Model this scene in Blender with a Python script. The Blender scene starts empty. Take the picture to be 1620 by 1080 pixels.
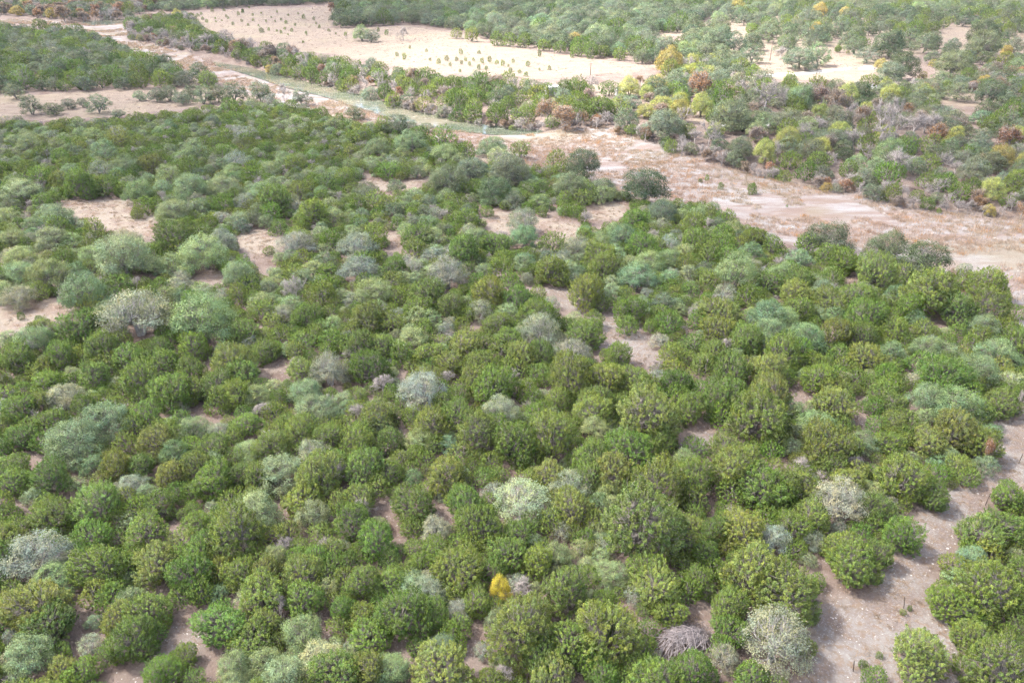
import bpy, math, random
import numpy as np
from mathutils import Vector

# ------------------------------------------------------------------ camera, sky, sun, exposure
scene = bpy.context.scene
COL = scene.collection
CAM_H, PITCH, F_PX = 50.0, math.radians(27.5), 1250.0

cam_data = bpy.data.cameras.new("camera")
cam = bpy.data.objects.new("camera", cam_data)
COL.objects.link(cam)
cam.location = (0, 0, CAM_H)
cam.rotation_euler = (math.radians(90) - PITCH, 0, 0)
cam_data.sensor_width = 36.0
cam_data.lens = F_PX / 1620.0 * 36.0
cam_data.clip_start = 1.0
cam_data.clip_end = 20000.0
scene.camera = cam

SUN_ELEV, SUN_AZ = math.radians(52), math.radians(-75)     # azimuth from +Y (view direction) towards +X
sun_vec = Vector((math.sin(SUN_AZ) * math.cos(SUN_ELEV), math.cos(SUN_AZ) * math.cos(SUN_ELEV), math.sin(SUN_ELEV)))
world = bpy.data.worlds.new("World")
scene.world = world
world.use_nodes = True
wn = world.node_tree.nodes
wn.clear()
sky = wn.new("ShaderNodeTexSky")
sky.sky_type = 'NISHITA'
sky.sun_disc = False
sky.sun_elevation = SUN_ELEV
sky.sun_rotation = SUN_AZ
sky.dust_density = 3.0
sky.air_density = .55
sky.ozone_density = .8
bg = wn.new("ShaderNodeBackground")
bg.inputs["Strength"].default_value = 0.15
wo = wn.new("ShaderNodeOutputWorld")
world.node_tree.links.new(sky.outputs[0], bg.inputs[0])
world.node_tree.links.new(bg.outputs[0], wo.inputs[0])

sun_data = bpy.data.lights.new("sun", 'SUN')
sun_data.energy = 4.2
sun_data.angle = math.radians(4.0)
sun_data.color = (1.0, 0.965, 0.92)
sun = bpy.data.objects.new("sun", sun_data)
COL.objects.link(sun)
sun.location = (0, 0, 200)
sun.rotation_euler = sun_vec.to_track_quat('Z', 'Y').to_euler()

vs = scene.view_settings
vs.view_transform = 'Standard'
vs.look = 'None'
vs.gamma = 1.0
vs.use_curve_mapping = False
vs.exposure = 2.0
scene.cycles.use_denoising = True
scene.cycles.denoising_prefilter = 'NONE'
scene.cycles.use_adaptive_sampling = True
scene.cycles.adaptive_threshold = 0.03
scene.cycles.max_bounces = 4
scene.cycles.diffuse_bounces = 2
scene.cycles.transmission_bounces = 2
scene.cycles.transparent_max_bounces = 8
scene.cycles.volume_bounces = 0
scene.cycles.sample_clamp_indirect = 3.0
scene.cycles.caustics_reflective = False
scene.cycles.caustics_refractive = False

# ------------------------------------------------------------------ picture <-> ground helpers
R_ = np.array([1.0, 0, 0])
FW = np.array([0, math.cos(PITCH), -math.sin(PITCH)])
UP = np.array([0, math.sin(PITCH), math.cos(PITCH)])

def ground(px, py, z=0.0):
    """Point of the level z that the photograph shows at pixel (px, py) of 1620x1080."""
    d = FW * F_PX + R_ * (px - 810.0) + UP * (540.0 - py)
    t = (z - CAM_H) / min(d[2], -8.0)
    return d[0] * t, d[1] * t

def scale_at(x, y, z):
    return F_PX / (y * FW[1] + (z - CAM_H) * FW[2])

def project(x, y, z):
    dz = z - CAM_H
    c = y * FW[1] + dz * FW[2]
    return 810 + F_PX * x / c, 540 - F_PX * (y * UP[1] + dz * UP[2]) / c

def poly(pts, z=0.0):
    return np.array([ground(px, py, z) for px, py in pts])

def inside(P, X, Y):
    r = np.zeros(np.shape(X), bool)
    n = len(P)
    for i in range(n):
        x0, y0 = P[i]
        x1, y1 = P[(i + 1) % n]
        if y0 == y1:
            continue
        c = ((y0 > Y) != (y1 > Y)) & (X < (x1 - x0) * (Y - y0) / (y1 - y0) + x0)
        r ^= c
    return r

def vnoise(X, Y, s, seed):
    """Smooth value noise, 0..1."""
    X = np.asarray(X, float) / s
    Y = np.asarray(Y, float) / s
    xi, yi = np.floor(X).astype(np.int64), np.floor(Y).astype(np.int64)
    fx, fy = X - xi, Y - yi
    fx, fy = fx * fx * (3 - 2 * fx), fy * fy * (3 - 2 * fy)
    def h(a, b):
        v = np.sin(a * 127.1 + b * 311.7 + seed * 74.7) * 43758.5453
        return v - np.floor(v)
    return (h(xi, yi) * (1 - fx) + h(xi + 1, yi) * fx) * (1 - fy) + (h(xi, yi + 1) * (1 - fx) + h(xi + 1, yi + 1) * fx) * fy

# ------------------------------------------------------------------ the plan of the place
NEAR_BANK = [(120, 40), (180, 62), (240, 86), (330, 116), (400, 143), (460, 163), (560, 188), (650, 200), (720, 220), (800, 235), (835, 256),
             (880, 262), (1000, 296), (1055, 308), (1110, 312), (1160, 335), (1240, 378), (1330, 395), (1420, 415), (1530, 465), (1640, 510)]
FAR_BANK = [(1640, 338), (1560, 328), (1420, 314), (1300, 290), (1180, 264), (1080, 240), (1010, 212), (960, 196), (900, 200), (850, 203), (760, 197),
            (650, 177), (540, 142), (420, 116), (330, 91), (270, 76), (215, 62), (192, 46), (210, 29)]
def below(pts, k):
    """Lines traced along tree tops: the ground line lies lower in the picture."""
    return [(x, y + k * (y + 110)) for x, y in pts]
BED = poly(below(NEAR_BANK, .02) + [(1900, 640), (1900, 400)] + FAR_BANK + [(130, 32), (20, 29), (-120, 27), (-120, 36), (20, 37)])
WATER_Z = -1.75
WATERS = [
    poly([(322, 93), (400, 107), (470, 124), (560, 146), (640, 168), (720, 188), (800, 200), (866, 205), (862, 214), (790, 214), (700, 206), (640, 195), (600, 182), (520, 155), (450, 138), (390, 118), (340, 104)], WATER_Z),
    poly([(120, 34), (150, 31), (208, 29), (205, 36), (170, 40), (140, 41)], WATER_Z),
    poly([(1140, 262), (1200, 272), (1300, 294), (1345, 303), (1340, 308), (1290, 301), (1200, 280), (1140, 268)], WATER_Z),
    poly([(1490, 330), (1560, 340), (1660, 352), (1660, 358), (1560, 346), (1490, 335)], WATER_Z),
]
FIELDS = [
    poly([(300, 22), (400, 15), (540, 9), (520, 45), (640, 42), (740, 55), (770, 68), (900, 88), (1045, 104), (1010, 116), (880, 126), (830, 124), (700, 116), (540, 90), (400, 68), (330, 48)]),
    poly([(-40, 152), (110, 148), (200, 143), (350, 140), (430, 150), (350, 166), (240, 180), (130, 188), (-40, 188)]),
    poly([(1110, 40), (1150, 20), (1280, 25), (1640, 10), (1640, 90), (1500, 80), (1400, 100), (1420, 135), (1260, 128), (1180, 122), (1140, 110), (1150, 80)]),
    poly([(1480, 146), (1590, 152), (1580, 166), (1500, 168)]),
    poly([(930, 135), (1010, 130), (1020, 150), (960, 160), (930, 150)]),
    poly([(1090, 170), (1130, 175), (1125, 198), (1085, 195)]),
]
CLEAR = [
    poly([(72, 335), (100, 318), (200, 314), (250, 335), (258, 368), (230, 388), (190, 376), (140, 345)]),
    poly([(-40, 492), (40, 482), (100, 470), (138, 502), (80, 512), (-40, 530)]),
    poly([(368, 378), (420, 360), (455, 385), (425, 422), (380, 404)]),
    poly([(560, 276), (620, 290), (690, 276), (690, 288), (610, 308)]),
    poly([(745, 325), (800, 332), (890, 340), (925, 360), (905, 380), (840, 380), (770, 356)]),
    poly([(920, 328), (1000, 318), (995, 350), (930, 350)]),
    poly([(595, 368), (668, 378), (660, 394), (600, 390)]),
    poly([(400, 590), (462, 562), (468, 582), (430, 600)]),
    poly([(300, 645), (345, 640), (340, 668), (310, 665)]),
    poly([(1095, 950), (1155, 955), (1140, 995), (1090, 990)]),
    poly([(735, 230), (800, 250), (800, 262), (740, 250)]),
    poly([(1330, 440), (1370, 440), (1360, 450), (1330, 448)]),
    poly([(1465, 496), (1540, 508), (1530, 520), (1470, 510)]),
    poly([(310, 430), (345, 425), (350, 445), (315, 448)]),
]
ROCKY = [
    poly([(735, 412), (790, 432), (835, 452), (895, 450), (955, 482), (1012, 512), (1055, 560), (1030, 585), (990, 575), (955, 545), (920, 492), (865, 468), (780, 445)]),
    poly([(1045, 705), (1110, 668), (1180, 690), (1160, 710), (1100, 716)]),
    poly([(1238, 600), (1270, 606), (1290, 640), (1260, 636)]),
    poly([(1338, 628), (1362, 632), (1392, 668), (1368, 690), (1350, 660)]),
    poly([(1555, 655), (1660, 640), (1660, 790), (1620, 775), (1570, 790), (1550, 830), (1520, 868), (1480, 905), (1475, 950), (1510, 985), (1530, 1015), (1640, 1010), (1640, 1160), (1230, 1160), (1255, 1080),
          (1290, 1000), (1305, 925), (1385, 925), (1400, 850), (1440, 815), (1500, 775), (1560, 735), (1570, 700)]),
    poly([(250, 975), (300, 962), (325, 985), (300, 1050), (262, 1070), (190, 1095), (180, 1075), (255, 1040)]),
    poly([(588, 790), (606, 782), (645, 845), (640, 866), (612, 830)]),
    poly([(685, 800), (720, 795), (705, 830), (685, 822)]),
    poly([(5, 790), (45, 780), (40, 820), (8, 815)]),
    poly([(170, 842), (205, 832), (205, 855), (180, 858)]),
]
VIEWS = [  # pale openings among the far oaks
    poly([(1152, 24), (1186, 32), (1180, 70), (1148, 60)]), poly([(1196, 58), (1236, 62), (1234, 104), (1198, 106)]), poly([(1296, 62), (1340, 68), (1352, 102), (1312, 104), (1290, 84)]),
    poly([(1478, 34), (1552, 34), (1545, 62), (1490, 60)]), poly([(1018, 45), (1090, 37), (1096, 56), (1040, 62)]), poly([(1362, 46), (1410, 50), (1400, 66), (1366, 62)]),
    poly([(1420, 70), (1470, 66), (1476, 84), (1430, 88)]), poly([(1250, 105), (1400, 100), (1400, 128), (1260, 126)]), poly([(1590, 52), (1640, 48), (1640, 70), (1600, 70)]),
    poly([(858, 140), (888, 140), (890, 156), (856, 156)]), poly([(966, 142), (994, 142), (996, 157), (962, 157)]), poly([(1140, 198), (1182, 200), (1180, 212), (1138, 210)]), poly([(1213, 196), (1234, 196), (1234, 209), (1212, 208)])]
ROADS = [poly([(1175, 119), (1235, 116), (1300, 111), (1345, 107), (1345, 110), (1300, 115), (1235, 121), (1175, 124)])]

# ------------------------------------------------------------------ terrain
def axis(parts):
    out = []
    for a, b, s in parts:
        out += list(np.arange(a, b, s))
    return np.array(out)

GX = axis([(-9000, -2000, 1000), (-2000, -600, 100), (-600, -330, 15), (-330, 330, 2.5), (330, 600, 15), (600, 2000, 100), (2000, 9001, 1000)])
GY = axis([(-3000, -300, 300), (-300, 0, 20), (0, 420, 2.0), (420, 760, 4), (760, 1200, 20), (1200, 3000, 150), (3000, 12001, 1000)])
XX, YY = np.meshgrid(GX, GY)
ij = (YY > -1) & (YY < 1200)

def jitter_inside(P, amp):
    nx = (vnoise(XX, YY, 9, 3) - .5) * amp + (vnoise(XX, YY, 3.5, 5) - .5) * amp * .5
    ny = (vnoise(XX, YY, 9, 7) - .5) * amp + (vnoise(XX, YY, 3.5, 9) - .5) * amp * .5
    return inside(P, XX + nx, YY + ny).astype(float)

def blur(M, n):
    for _ in range(n):
        M = (np.roll(M, 1, 0) + np.roll(M, -1, 0) + 2 * M) / 4
        M = (np.roll(M, 1, 1) + np.roll(M, -1, 1) + 2 * M) / 4
    return M

bed_m = jitter_inside(BED, 5)
wat_m = sum(inside(P, XX, YY).astype(float) for P in WATERS)
fld_m = np.clip(sum(jitter_inside(P, 8) for P in FIELDS + VIEWS[:9]), 0, 1)
clr_m = np.clip(sum(jitter_inside(P, 4) for P in CLEAR), 0, 1)
rck_m = np.clip(sum(jitter_inside(P, 3) for P in ROCKY), 0, 1)
road_m = np.clip(sum(inside(P, XX, YY).astype(float) for P in ROADS), 0, 1)
bed_s = blur(bed_m, 5)
HZ = (vnoise(XX, YY, 60, 21) - .5) * .8 * (np.abs(XX) < 1500) + (vnoise(XX, YY, 7, 22) - .5) * .22
HZ = HZ * (1 - .75 * bed_s) - 1.5 * bed_s
wet = np.clip(blur(wat_m, 2) * 1.4, 0, 1)
HZ = HZ * (1 - wet) - 2.15 * wet

def hgt(x, y):
    i = int(np.clip(np.searchsorted(GX, x) - 1, 0, len(GX) - 2))
    j = int(np.clip(np.searchsorted(GY, y) - 1, 0, len(GY) - 2))
    fx = (x - GX[i]) / (GX[i + 1] - GX[i])
    fy = (y - GY[j]) / (GY[j + 1] - GY[j])
    return float((HZ[j, i] * (1 - fx) + HZ[j, i + 1] * fx) * (1 - fy) + (HZ[j + 1, i] * (1 - fx) + HZ[j + 1, i + 1] * fx) * fy)

def at_mask(M, x, y):
    i = int(np.clip(np.searchsorted(GX, x) - 1, 0, len(GX) - 2))
    j = int(np.clip(np.searchsorted(GY, y) - 1, 0, len(GY) - 2))
    return M[j, i]

# ------------------------------------------------------------------ material helpers
def mat_new(name):
    m = bpy.data.materials.new(name)
    m.use_nodes = True
    nt = m.node_tree
    nt.nodes.clear()
    out = nt.nodes.new("ShaderNodeOutputMaterial")
    return m, nt, out

def nd(nt, typ, **kw):
    n = nt.nodes.new(typ)
    for k, v in kw.items():
        setattr(n, k, v)
    return n

def mixc(nt, fac, a, b, mode='MIX'):
    n = nd(nt, "ShaderNodeMix", data_type='RGBA', blend_type=mode)
    for sock, v in ((n.inputs[0], fac), (n.inputs[6], a), (n.inputs[7], b)):
        if hasattr(v, "is_output"):
            nt.links.new(v, sock)
        elif isinstance(v, tuple):
            sock.default_value = (*v, 1.0)
        else:
            sock.default_value = v
    return n.outputs[2]

def math_n(nt, op, a, b=0.5, clamp=False):
    n = nd(nt, "ShaderNodeMath", operation=op, use_clamp=clamp)
    for sock, v in ((n.inputs[0], a), (n.inputs[1], b)):
        if hasattr(v, "is_output"):
            nt.links.new(v, sock)
        else:
            sock.default_value = v
    return n.outputs[0]

def ramp(nt, v, lo, hi):
    n = nd(nt, "ShaderNodeMapRange", interpolation_type='SMOOTHSTEP')
    nt.links.new(v, n.inputs[0])
    n.inputs[1].default_value = lo
    n.inputs[2].default_value = hi
    return n.outputs[0]

def noise(nt, vec, s, detail=3.0, rough=.55):
    n = nd(nt, "ShaderNodeTexNoise")
    n.inputs["Scale"].default_value = s
    n.inputs["Detail"].default_value = detail
    n.inputs["Roughness"].default_value = rough
    nt.links.new(vec, n.inputs["Vector"])
    return n.outputs["Fac"]

def attr(nt, name, typ='GEOMETRY'):
    n = nd(nt, "ShaderNodeAttribute", attribute_name=name, attribute_type=typ)
    return n

def leaf_material(name, instanced):
    """Foliage: the tree's own colour (object colour or instance tint), varied leaf by leaf."""
    m, nt, out = mat_new(name)
    var = attr(nt, "var").outputs["Fac"]
    hue = attr(nt, "hue").outputs["Fac"]
    if instanced:
        tint = attr(nt, "tint", 'INSTANCER').outputs["Color"]
    else:
        tint = nd(nt, "ShaderNodeObjectInfo").outputs["Color"]
    v = math_n(nt, 'ADD', math_n(nt, 'MULTIPLY', var, .95), 0.5)
    c = mixc(nt, 1.0, tint, mixc(nt, hue, (1.22, 1.05, .74), (.86, .98, 1.12)), 'MULTIPLY')
    oc = nd(nt, "ShaderNodeTexCoord").outputs["Object"]
    dry = math_n(nt, 'MULTIPLY', ramp(nt, noise(nt, oc, .9, 3), .50, .72), .40)
    c = mixc(nt, dry, c, mixc(nt, 1.0, c, (1.35, 1.08, .85), 'MULTIPLY'))
    dull = math_n(nt, 'MULTIPLY', ramp(nt, noise(nt, oc, 1.7, 2), .52, .75), .35)
    c = mixc(nt, dull, c, (.17, .16, .12))
    cc = nd(nt, "ShaderNodeVectorMath", operation='SCALE')
    nt.links.new(c, cc.inputs[0])
    nt.links.new(v, cc.inputs["Scale"])
    d = nd(nt, "ShaderNodeBsdfDiffuse")
    nt.links.new(cc.outputs[0], d.inputs["Color"])
    t = nd(nt, "ShaderNodeBsdfTranslucent")
    nt.links.new(cc.outputs[0], t.inputs["Color"])
    mx = nd(nt, "ShaderNodeMixShader")
    mx.inputs[0].default_value = .24
    nt.links.new(d.outputs[0], mx.inputs[1])
    nt.links.new(t.outputs[0], mx.inputs[2])
    g = nd(nt, "ShaderNodeBsdfGlossy")
    g.inputs["Roughness"].default_value = .45
    g.inputs["Color"].default_value = (.9, .95, 1, 1)
    m2 = nd(nt, "ShaderNodeMixShader")
    m2.inputs[0].default_value = .015
    nt.links.new(mx.outputs[0], m2.inputs[1])
    nt.links.new(g.outputs[0], m2.inputs[2])
    nt.links.new(m2.outputs[0], out.inputs[0])
    return m

def bark_material(name, a, b, s=3.0):
    m, nt, out = mat_new(name)
    tc = nd(nt, "ShaderNodeTexCoord").outputs["Object"]
    n1 = noise(nt, tc, s, 4)
    p = nd(nt, "ShaderNodeBsdfPrincipled")
    nt.links.new(mixc(nt, ramp(nt, n1, .3, .7), a, b), p.inputs["Base Color"])
    p.inputs["Roughness"].default_value = .9
    bmp = nd(nt, "ShaderNodeBump")
    bmp.inputs["Strength"].default_value = .5
    nt.links.new(noise(nt, tc, s * 8), bmp.inputs["Height"])
    nt.links.new(bmp.outputs[0], p.inputs["Normal"])
    nt.links.new(p.outputs[0], out.inputs[0])
    return m

def plain_material(name, col, rough=.7, metal=0.0, vary=.15, s=4.0):
    m, nt, out = mat_new(name)
    tc = nd(nt, "ShaderNodeTexCoord").outputs["Object"]
    n1 = noise(nt, tc, s, 4)
    p = nd(nt, "ShaderNodeBsdfPrincipled")
    lo = tuple(c * (1 - vary) for c in col)
    hi = tuple(min(1, c * (1 + vary)) for c in col)
    nt.links.new(mixc(nt, n1, lo, hi), p.inputs["Base Color"])
    p.inputs["Roughness"].default_value = rough
    p.inputs["Metallic"].default_value = metal
    nt.links.new(p.outputs[0], out.inputs[0])
    return m

LEAF = leaf_material("foliage", False)
LEAF_I = leaf_material("foliage_massed", True)
BARK = bark_material("grey_bark", (.15, .13, .105), (.27, .245, .21))
BRUSH = bark_material("dry_brushwood", (.17, .145, .14), (.33, .29, .28))
BARK_PALE = bark_material("bleached_wood", (.28, .26, .24), (.46, .43, .40))
BARK_TWIG = bark_material("twig_bark", (.24, .21, .19), (.39, .35, .32))

def ground_material():
    m, nt, out = mat_new("ground_soil")
    P = nd(nt, "ShaderNodeNewGeometry").outputs["Position"]
    n_big = noise(nt, P, .035, 4)
    n_mid = noise(nt, P, .22, 5, .6)
    n_fine = noise(nt, P, 1.4, 5, .65)
    n_grain = noise(nt, P, 5.0, 4, .7)
    # woodland floor: red-brown litter, grey-pink soil, pale chips of limestone
    litter = mixc(nt, ramp(nt, n_mid, .35, .65), (0.115, 0.079, 0.062), (0.190, 0.154, 0.129))
    litter = mixc(nt, ramp(nt, n_fine, .3, .75), litter, (0.173, 0.132, 0.110))
    vor = nd(nt, "ShaderNodeTexVoronoi", feature='F1')
    vor.inputs["Scale"].default_value = 3.2
    nt.links.new(P, vor.inputs["Vector"])
    chips = math_n(nt, 'MULTIPLY', ramp(nt, vor.outputs["Distance"], .34, .18), ramp(nt, n_fine, .48, .62))
    # dry pasture
    mp = nd(nt, "ShaderNodeMapping")
    mp.inputs["Scale"].default_value = (.12, .9, 1)
    mp.inputs["Rotation"].default_value = (0, 0, math.radians(18))
    nt.links.new(P, mp.inputs[0])
    n_row = noise(nt, mp.outputs[0], 1.0, 4, .6)
    past = mixc(nt, ramp(nt, n_mid, .3, .7), (0.189, 0.148, 0.116), (0.231, 0.188, 0.142))
    past = mixc(nt, ramp(nt, n_row, .30, .48), (0.148, 0.110, 0.083), past)
    past = mixc(nt, math_n(nt, 'MULTIPLY', ramp(nt, n_big, .48, .66), .5), past, (0.236, 0.204, 0.135))
    # small openings in the wood: straw-pink grass
    clr = mixc(nt, ramp(nt, n_mid, .35, .62), (0.176, 0.127, 0.097), (0.244, 0.207, 0.161))
    clr = mixc(nt, ramp(nt, n_fine, .5, .72), clr, (0.220, 0.192, 0.177))
    # stony track
    rock = mixc(nt, ramp(nt, n_mid, .36, .62), (0.145, 0.113, 0.096), (0.203, 0.184, 0.166))
    rock = mixc(nt, ramp(nt, n_fine, .46, .66), rock, (0.177, 0.127, 0.091))
    rock = mixc(nt, math_n(nt, 'MULTIPLY', ramp(nt, n_grain, .5, .68), .65), rock, (0.274, 0.274, 0.259))
    rock = mixc(nt, math_n(nt, 'MULTIPLY', ramp(nt, noise(nt, P, .7, 4, .6), .50, .66), .35), rock, (0.150, 0.120, 0.095))
    # gravel bar: white limestone with rusty growth
    mp2 = nd(nt, "ShaderNodeMapping")
    mp2.inputs["Scale"].default_value = (.10, .35, 1)
    mp2.inputs["Rotation"].default_value = (0, 0, math.radians(33))
    nt.links.new(P, mp2.inputs[0])
    n_bar = noise(nt, mp2.outputs[0], 1.0, 5, .62)
    bar = mixc(nt, ramp(nt, n_bar, .36, .68), (0.180, 0.134, 0.111), (0.257, 0.249, 0.242))
    bar = mixc(nt, math_n(nt, 'MULTIPLY', ramp(nt, n_fine, .5, .7), .5), bar, (0.193, 0.157, 0.136))
    bar = mixc(nt, math_n(nt, 'MULTIPLY', ramp(nt, n_big, .52, .66), .45), bar, (0.197, 0.176, 0.111))
    road = mixc(nt, n_fine, (0.409, 0.376, 0.323), (0.462, 0.436, 0.383))

    def soft(name, lo=.30, hi=.70):
        a = attr(nt, name).outputs["Fac"]
        a = math_n(nt, 'ADD', a, math_n(nt, 'MULTIPLY', math_n(nt, 'SUBTRACT', n_fine, .5), .7))
        return ramp(nt, a, lo, hi)
    c = mixc(nt, math_n(nt, 'MULTIPLY', chips, .6), litter, (0.370, 0.337, 0.310))
    c = mixc(nt, soft("clear"), c, clr)
    c = mixc(nt, soft("rocky"), c, rock)
    c = mixc(nt, soft("field"), c, past)
    c = mixc(nt, soft("bed"), c, bar)
    c = mixc(nt, soft("road"), c, road)
    p = nd(nt, "ShaderNodeBsdfPrincipled")
    nt.links.new(c, p.inputs["Base Color"])
    p.inputs["Roughness"].default_value = .95
    p.inputs["Specular IOR Level"].default_value = .15
    b = nd(nt, "ShaderNodeBump")
    b.inputs["Strength"].default_value = .8
    b.inputs["Distance"].default_value = .12
    nt.links.new(math_n(nt, 'ADD', n_grain, n_fine), b.inputs["Height"])
    nt.links.new(b.outputs[0], p.inputs["Normal"])
    nt.links.new(p.outputs[0], out.inputs[0])
    return m

def mesh_arrays(name, verts, faces_flat, counts, mat, smooth=False, attrs=None):
    me = bpy.data.meshes.new(name)
    nv, nf = len(verts), len(counts)
    me.vertices.add(nv)
    me.vertices.foreach_set("co", np.asarray(verts, np.float32).ravel())
    me.loops.add(len(faces_flat))
    me.loops.foreach_set("vertex_index", np.asarray(faces_flat, np.int32))
    me.polygons.add(nf)
    counts = np.asarray(counts, np.int32)
    starts = np.concatenate([[0], np.cumsum(counts)[:-1]]).astype(np.int32)
    me.polygons.foreach_set("loop_start", starts)
    if smooth:
        me.polygons.foreach_set("use_smooth", np.ones(nf, bool))
    for k, v in (attrs or {}).items():
        a = me.attributes.new(k, 'FLOAT', 'POINT')
        a.data.foreach_set("value", np.asarray(v, np.float32))
    for mm in (mat if isinstance(mat, (list, tuple)) else [mat]):
        me.materials.append(mm)
    me.update(calc_edges=True)
    return me

def put(name, me, parent=None, kind=None, loc=None):
    o = bpy.data.objects.new(name, me)
    COL.objects.link(o)
    if parent:
        o.parent = parent
    if kind:
        o["kind"] = kind
    if loc:
        o.location = loc
    return o

ny, nx = XX.shape
idx = np.arange(ny * nx).reshape(ny, nx)
quads = np.stack([idx[:-1, :-1], idx[:-1, 1:], idx[1:, 1:], idx[1:, :-1]], -1).reshape(-1, 4)
me = mesh_arrays("ground", np.stack([XX, YY, HZ], -1).reshape(-1, 3), quads.ravel(), np.full(len(quads), 4), ground_material(), True,
                 {"bed": blur(bed_m, 1).ravel(), "field": blur(fld_m, 1).ravel(), "clear": blur(clr_m, 1).ravel(), "rocky": blur(rck_m, 1).ravel(), "road": road_m.ravel()})
g = put("ground", me, kind="structure")
g["label"] = "stony red-brown scrubland floor with pale pasture and gravel bar"

# ------------------------------------------------------------------ river water
def water_material():
    m, nt, out = mat_new("shallow_water")
    P = nd(nt, "ShaderNodeNewGeometry").outputs["Position"]
    n1 = noise(nt, P, .05, 4)
    n2 = noise(nt, P, .5, 4)
    c = mixc(nt, ramp(nt, n1, .38, .62), (.085, .10, .07), (.17, .155, .11))
    mp = nd(nt, "ShaderNodeMapping")
    mp.inputs["Scale"].default_value = (.15, .5, 1)
    mp.inputs["Rotation"].default_value = (0, 0, math.radians(-20))
    nt.links.new(P, mp.inputs[0])
    rif = ramp(nt, noise(nt, mp.outputs[0], 1.2, 5, .7), .60, .68)
    c = mixc(nt, math_n(nt, 'MULTIPLY', rif, .6), c, (.55, .53, .47))
    p = nd(nt, "ShaderNodeBsdfPrincipled")
    nt.links.new(c, p.inputs["Base Color"])
    p.inputs["Roughness"].default_value = .12
    p.inputs["IOR"].default_value = 1.33
    b = nd(nt, "ShaderNodeBump")
    b.inputs["Strength"].default_value = .25
    b.inputs["Distance"].default_value = .1
    nt.links.new(n2, b.inputs["Height"])
    nt.links.new(b.outputs[0], p.inputs["Normal"])
    nt.links.new(p.outputs[0], out.inputs[0])
    return m

WMAT = water_material()
wl = ["long green reach of shallow river beside the tree-lined far bank", "pale glassy bend of the river at the far end of the gravel bed",
      "narrow dark channel under the brushy far bank", "thin strip of dark water at the edge of the gravel bar"]
for P, lab in zip(WATERS, wl):
    # widen slightly so that the shore lies on the sloping bed
    cen = P.mean(0)
    V = np.column_stack([P, np.full(len(P), WATER_Z)])
    me = bpy.data.meshes.new("river_water")
    me.from_pydata(V.tolist(), [], [list(range(len(V)))])
    me.materials.append(WMAT)
    me.update()
    if me.polygons[0].normal.z < 0:
        me.flip_normals()
    o = put("river_water", me, kind="structure")
    o["label"] = lab

# ------------------------------------------------------------------ clouds: a broken deck with a gap that lets the sun through
def cloud_material():
    m, nt, out = mat_new("cloud")
    t = nd(nt, "ShaderNodeBsdfTranslucent")
    t.inputs["Color"].default_value = (.95, .95, .95, 1)
    tr = nd(nt, "ShaderNodeBsdfTransparent")
    mx = nd(nt, "ShaderNodeMixShader")
    mx.inputs[0].default_value = .34
    nt.links.new(tr.outputs[0], mx.inputs[1])
    nt.links.new(t.outputs[0], mx.inputs[2])
    nt.links.new(mx.outputs[0], out.inputs[0])
    return m

CMAT = cloud_material()
CLOUD_Z = 620.0
def lump_cloud(rng, rx, ry, rz):
    import bmesh
    bm = bmesh.new()
    bmesh.ops.create_icosphere(bm, subdivisions=4, radius=1.0)
    ph = rng.uniform(0, 6.28, 12)
    for v in bm.verts:
        x, y, z = v.co
        k = 1 + .13 * math.sin(3 * x + ph[0]) * math.sin(3.4 * y + ph[1]) + .08 * math.sin(7 * x + ph[2]) * math.sin(6 * y + ph[3]) + .05 * math.sin(13 * y + ph[4] + 5 * z) * math.sin(12 * x + ph[5])
        zz = z * (1.0 if z > 0 else .45)
        v.co = (x * k * rx, y * k * ry, zz * k * rz * (1 + .25 * math.sin(9 * x + ph[6]) * math.sin(8 * y + ph[7])))
    me = bpy.data.meshes.new("cloud")
    bm.to_mesh(me)
    bm.free()
    me.polygons.foreach_set("use_smooth", np.ones(len(me.polygons), bool))
    me.materials.append(CMAT)
    return me

def over(x, y):
    k = CLOUD_Z / sun_vec.z
    return x + sun_vec.x * k, y + sun_vec.y * k
crng = np.random.default_rng(4)
cloud_spots = [  # ground place that each shades, half-lengths, description
    ((20, 100), 330, 112, "broad grey cloud shading the near woods"), ((-245, 430), 195, 250, "flat cloud shading the meadow and the river bend"),
    ((-135, 222), 115, 50, "small cloud over the wood by the meadow"), ((195, 225), 125, 62, "small cloud over the gravel bar"),
    ((-80, 640), 110, 170, "long far cloud beyond the pasture"), ((300, 350), 150, 210, "cloud shading the far bank and the oak pasture")]
WHITENING_CLOUDS = [((900, 300), 330, 260, "wide unseen cloud bank added right of the valley to whiten the skylight"), ((700, -450), 420, 300, "wide unseen cloud bank added behind the near woods to whiten the skylight"), ((-200, -700), 420, 300, "unseen cloud bank added behind the hillside to whiten the skylight"),  # unseen banks added around the deck to cover blue sky and whiten its light
                ((1500, 900), 420, 330, "unseen cloud bank added beyond the oak pasture to whiten the skylight"), ((-1500, 300), 420, 420, "unseen cloud bank added beyond the meadow to whiten the skylight"), ((300, 1500), 500, 300, "unseen cloud bank added far up the valley to whiten the skylight"), ((-900, 1500), 500, 300, "unseen cloud bank added far beyond the river bend to whiten the skylight")]
for (gx, gy), rx, ry, lab in cloud_spots:
    x, y = over(gx, gy)
    o = put("cloud", lump_cloud(crng, rx, ry, 45), kind="stuff", loc=(x, y, CLOUD_Z + crng.uniform(-25, 40)))
    o["label"] = lab
for (x, y), rx, ry, lab in WHITENING_CLOUDS:
    o = put("cloud", lump_cloud(crng, rx, ry, 60), kind="stuff", loc=(x, y, CLOUD_Z + crng.uniform(60, 160)))
    o["label"] = lab

# ------------------------------------------------------------------ plant meshes
def nrm(v):
    return v / np.maximum(np.linalg.norm(v, axis=-1, keepdims=True), 1e-9)

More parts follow.
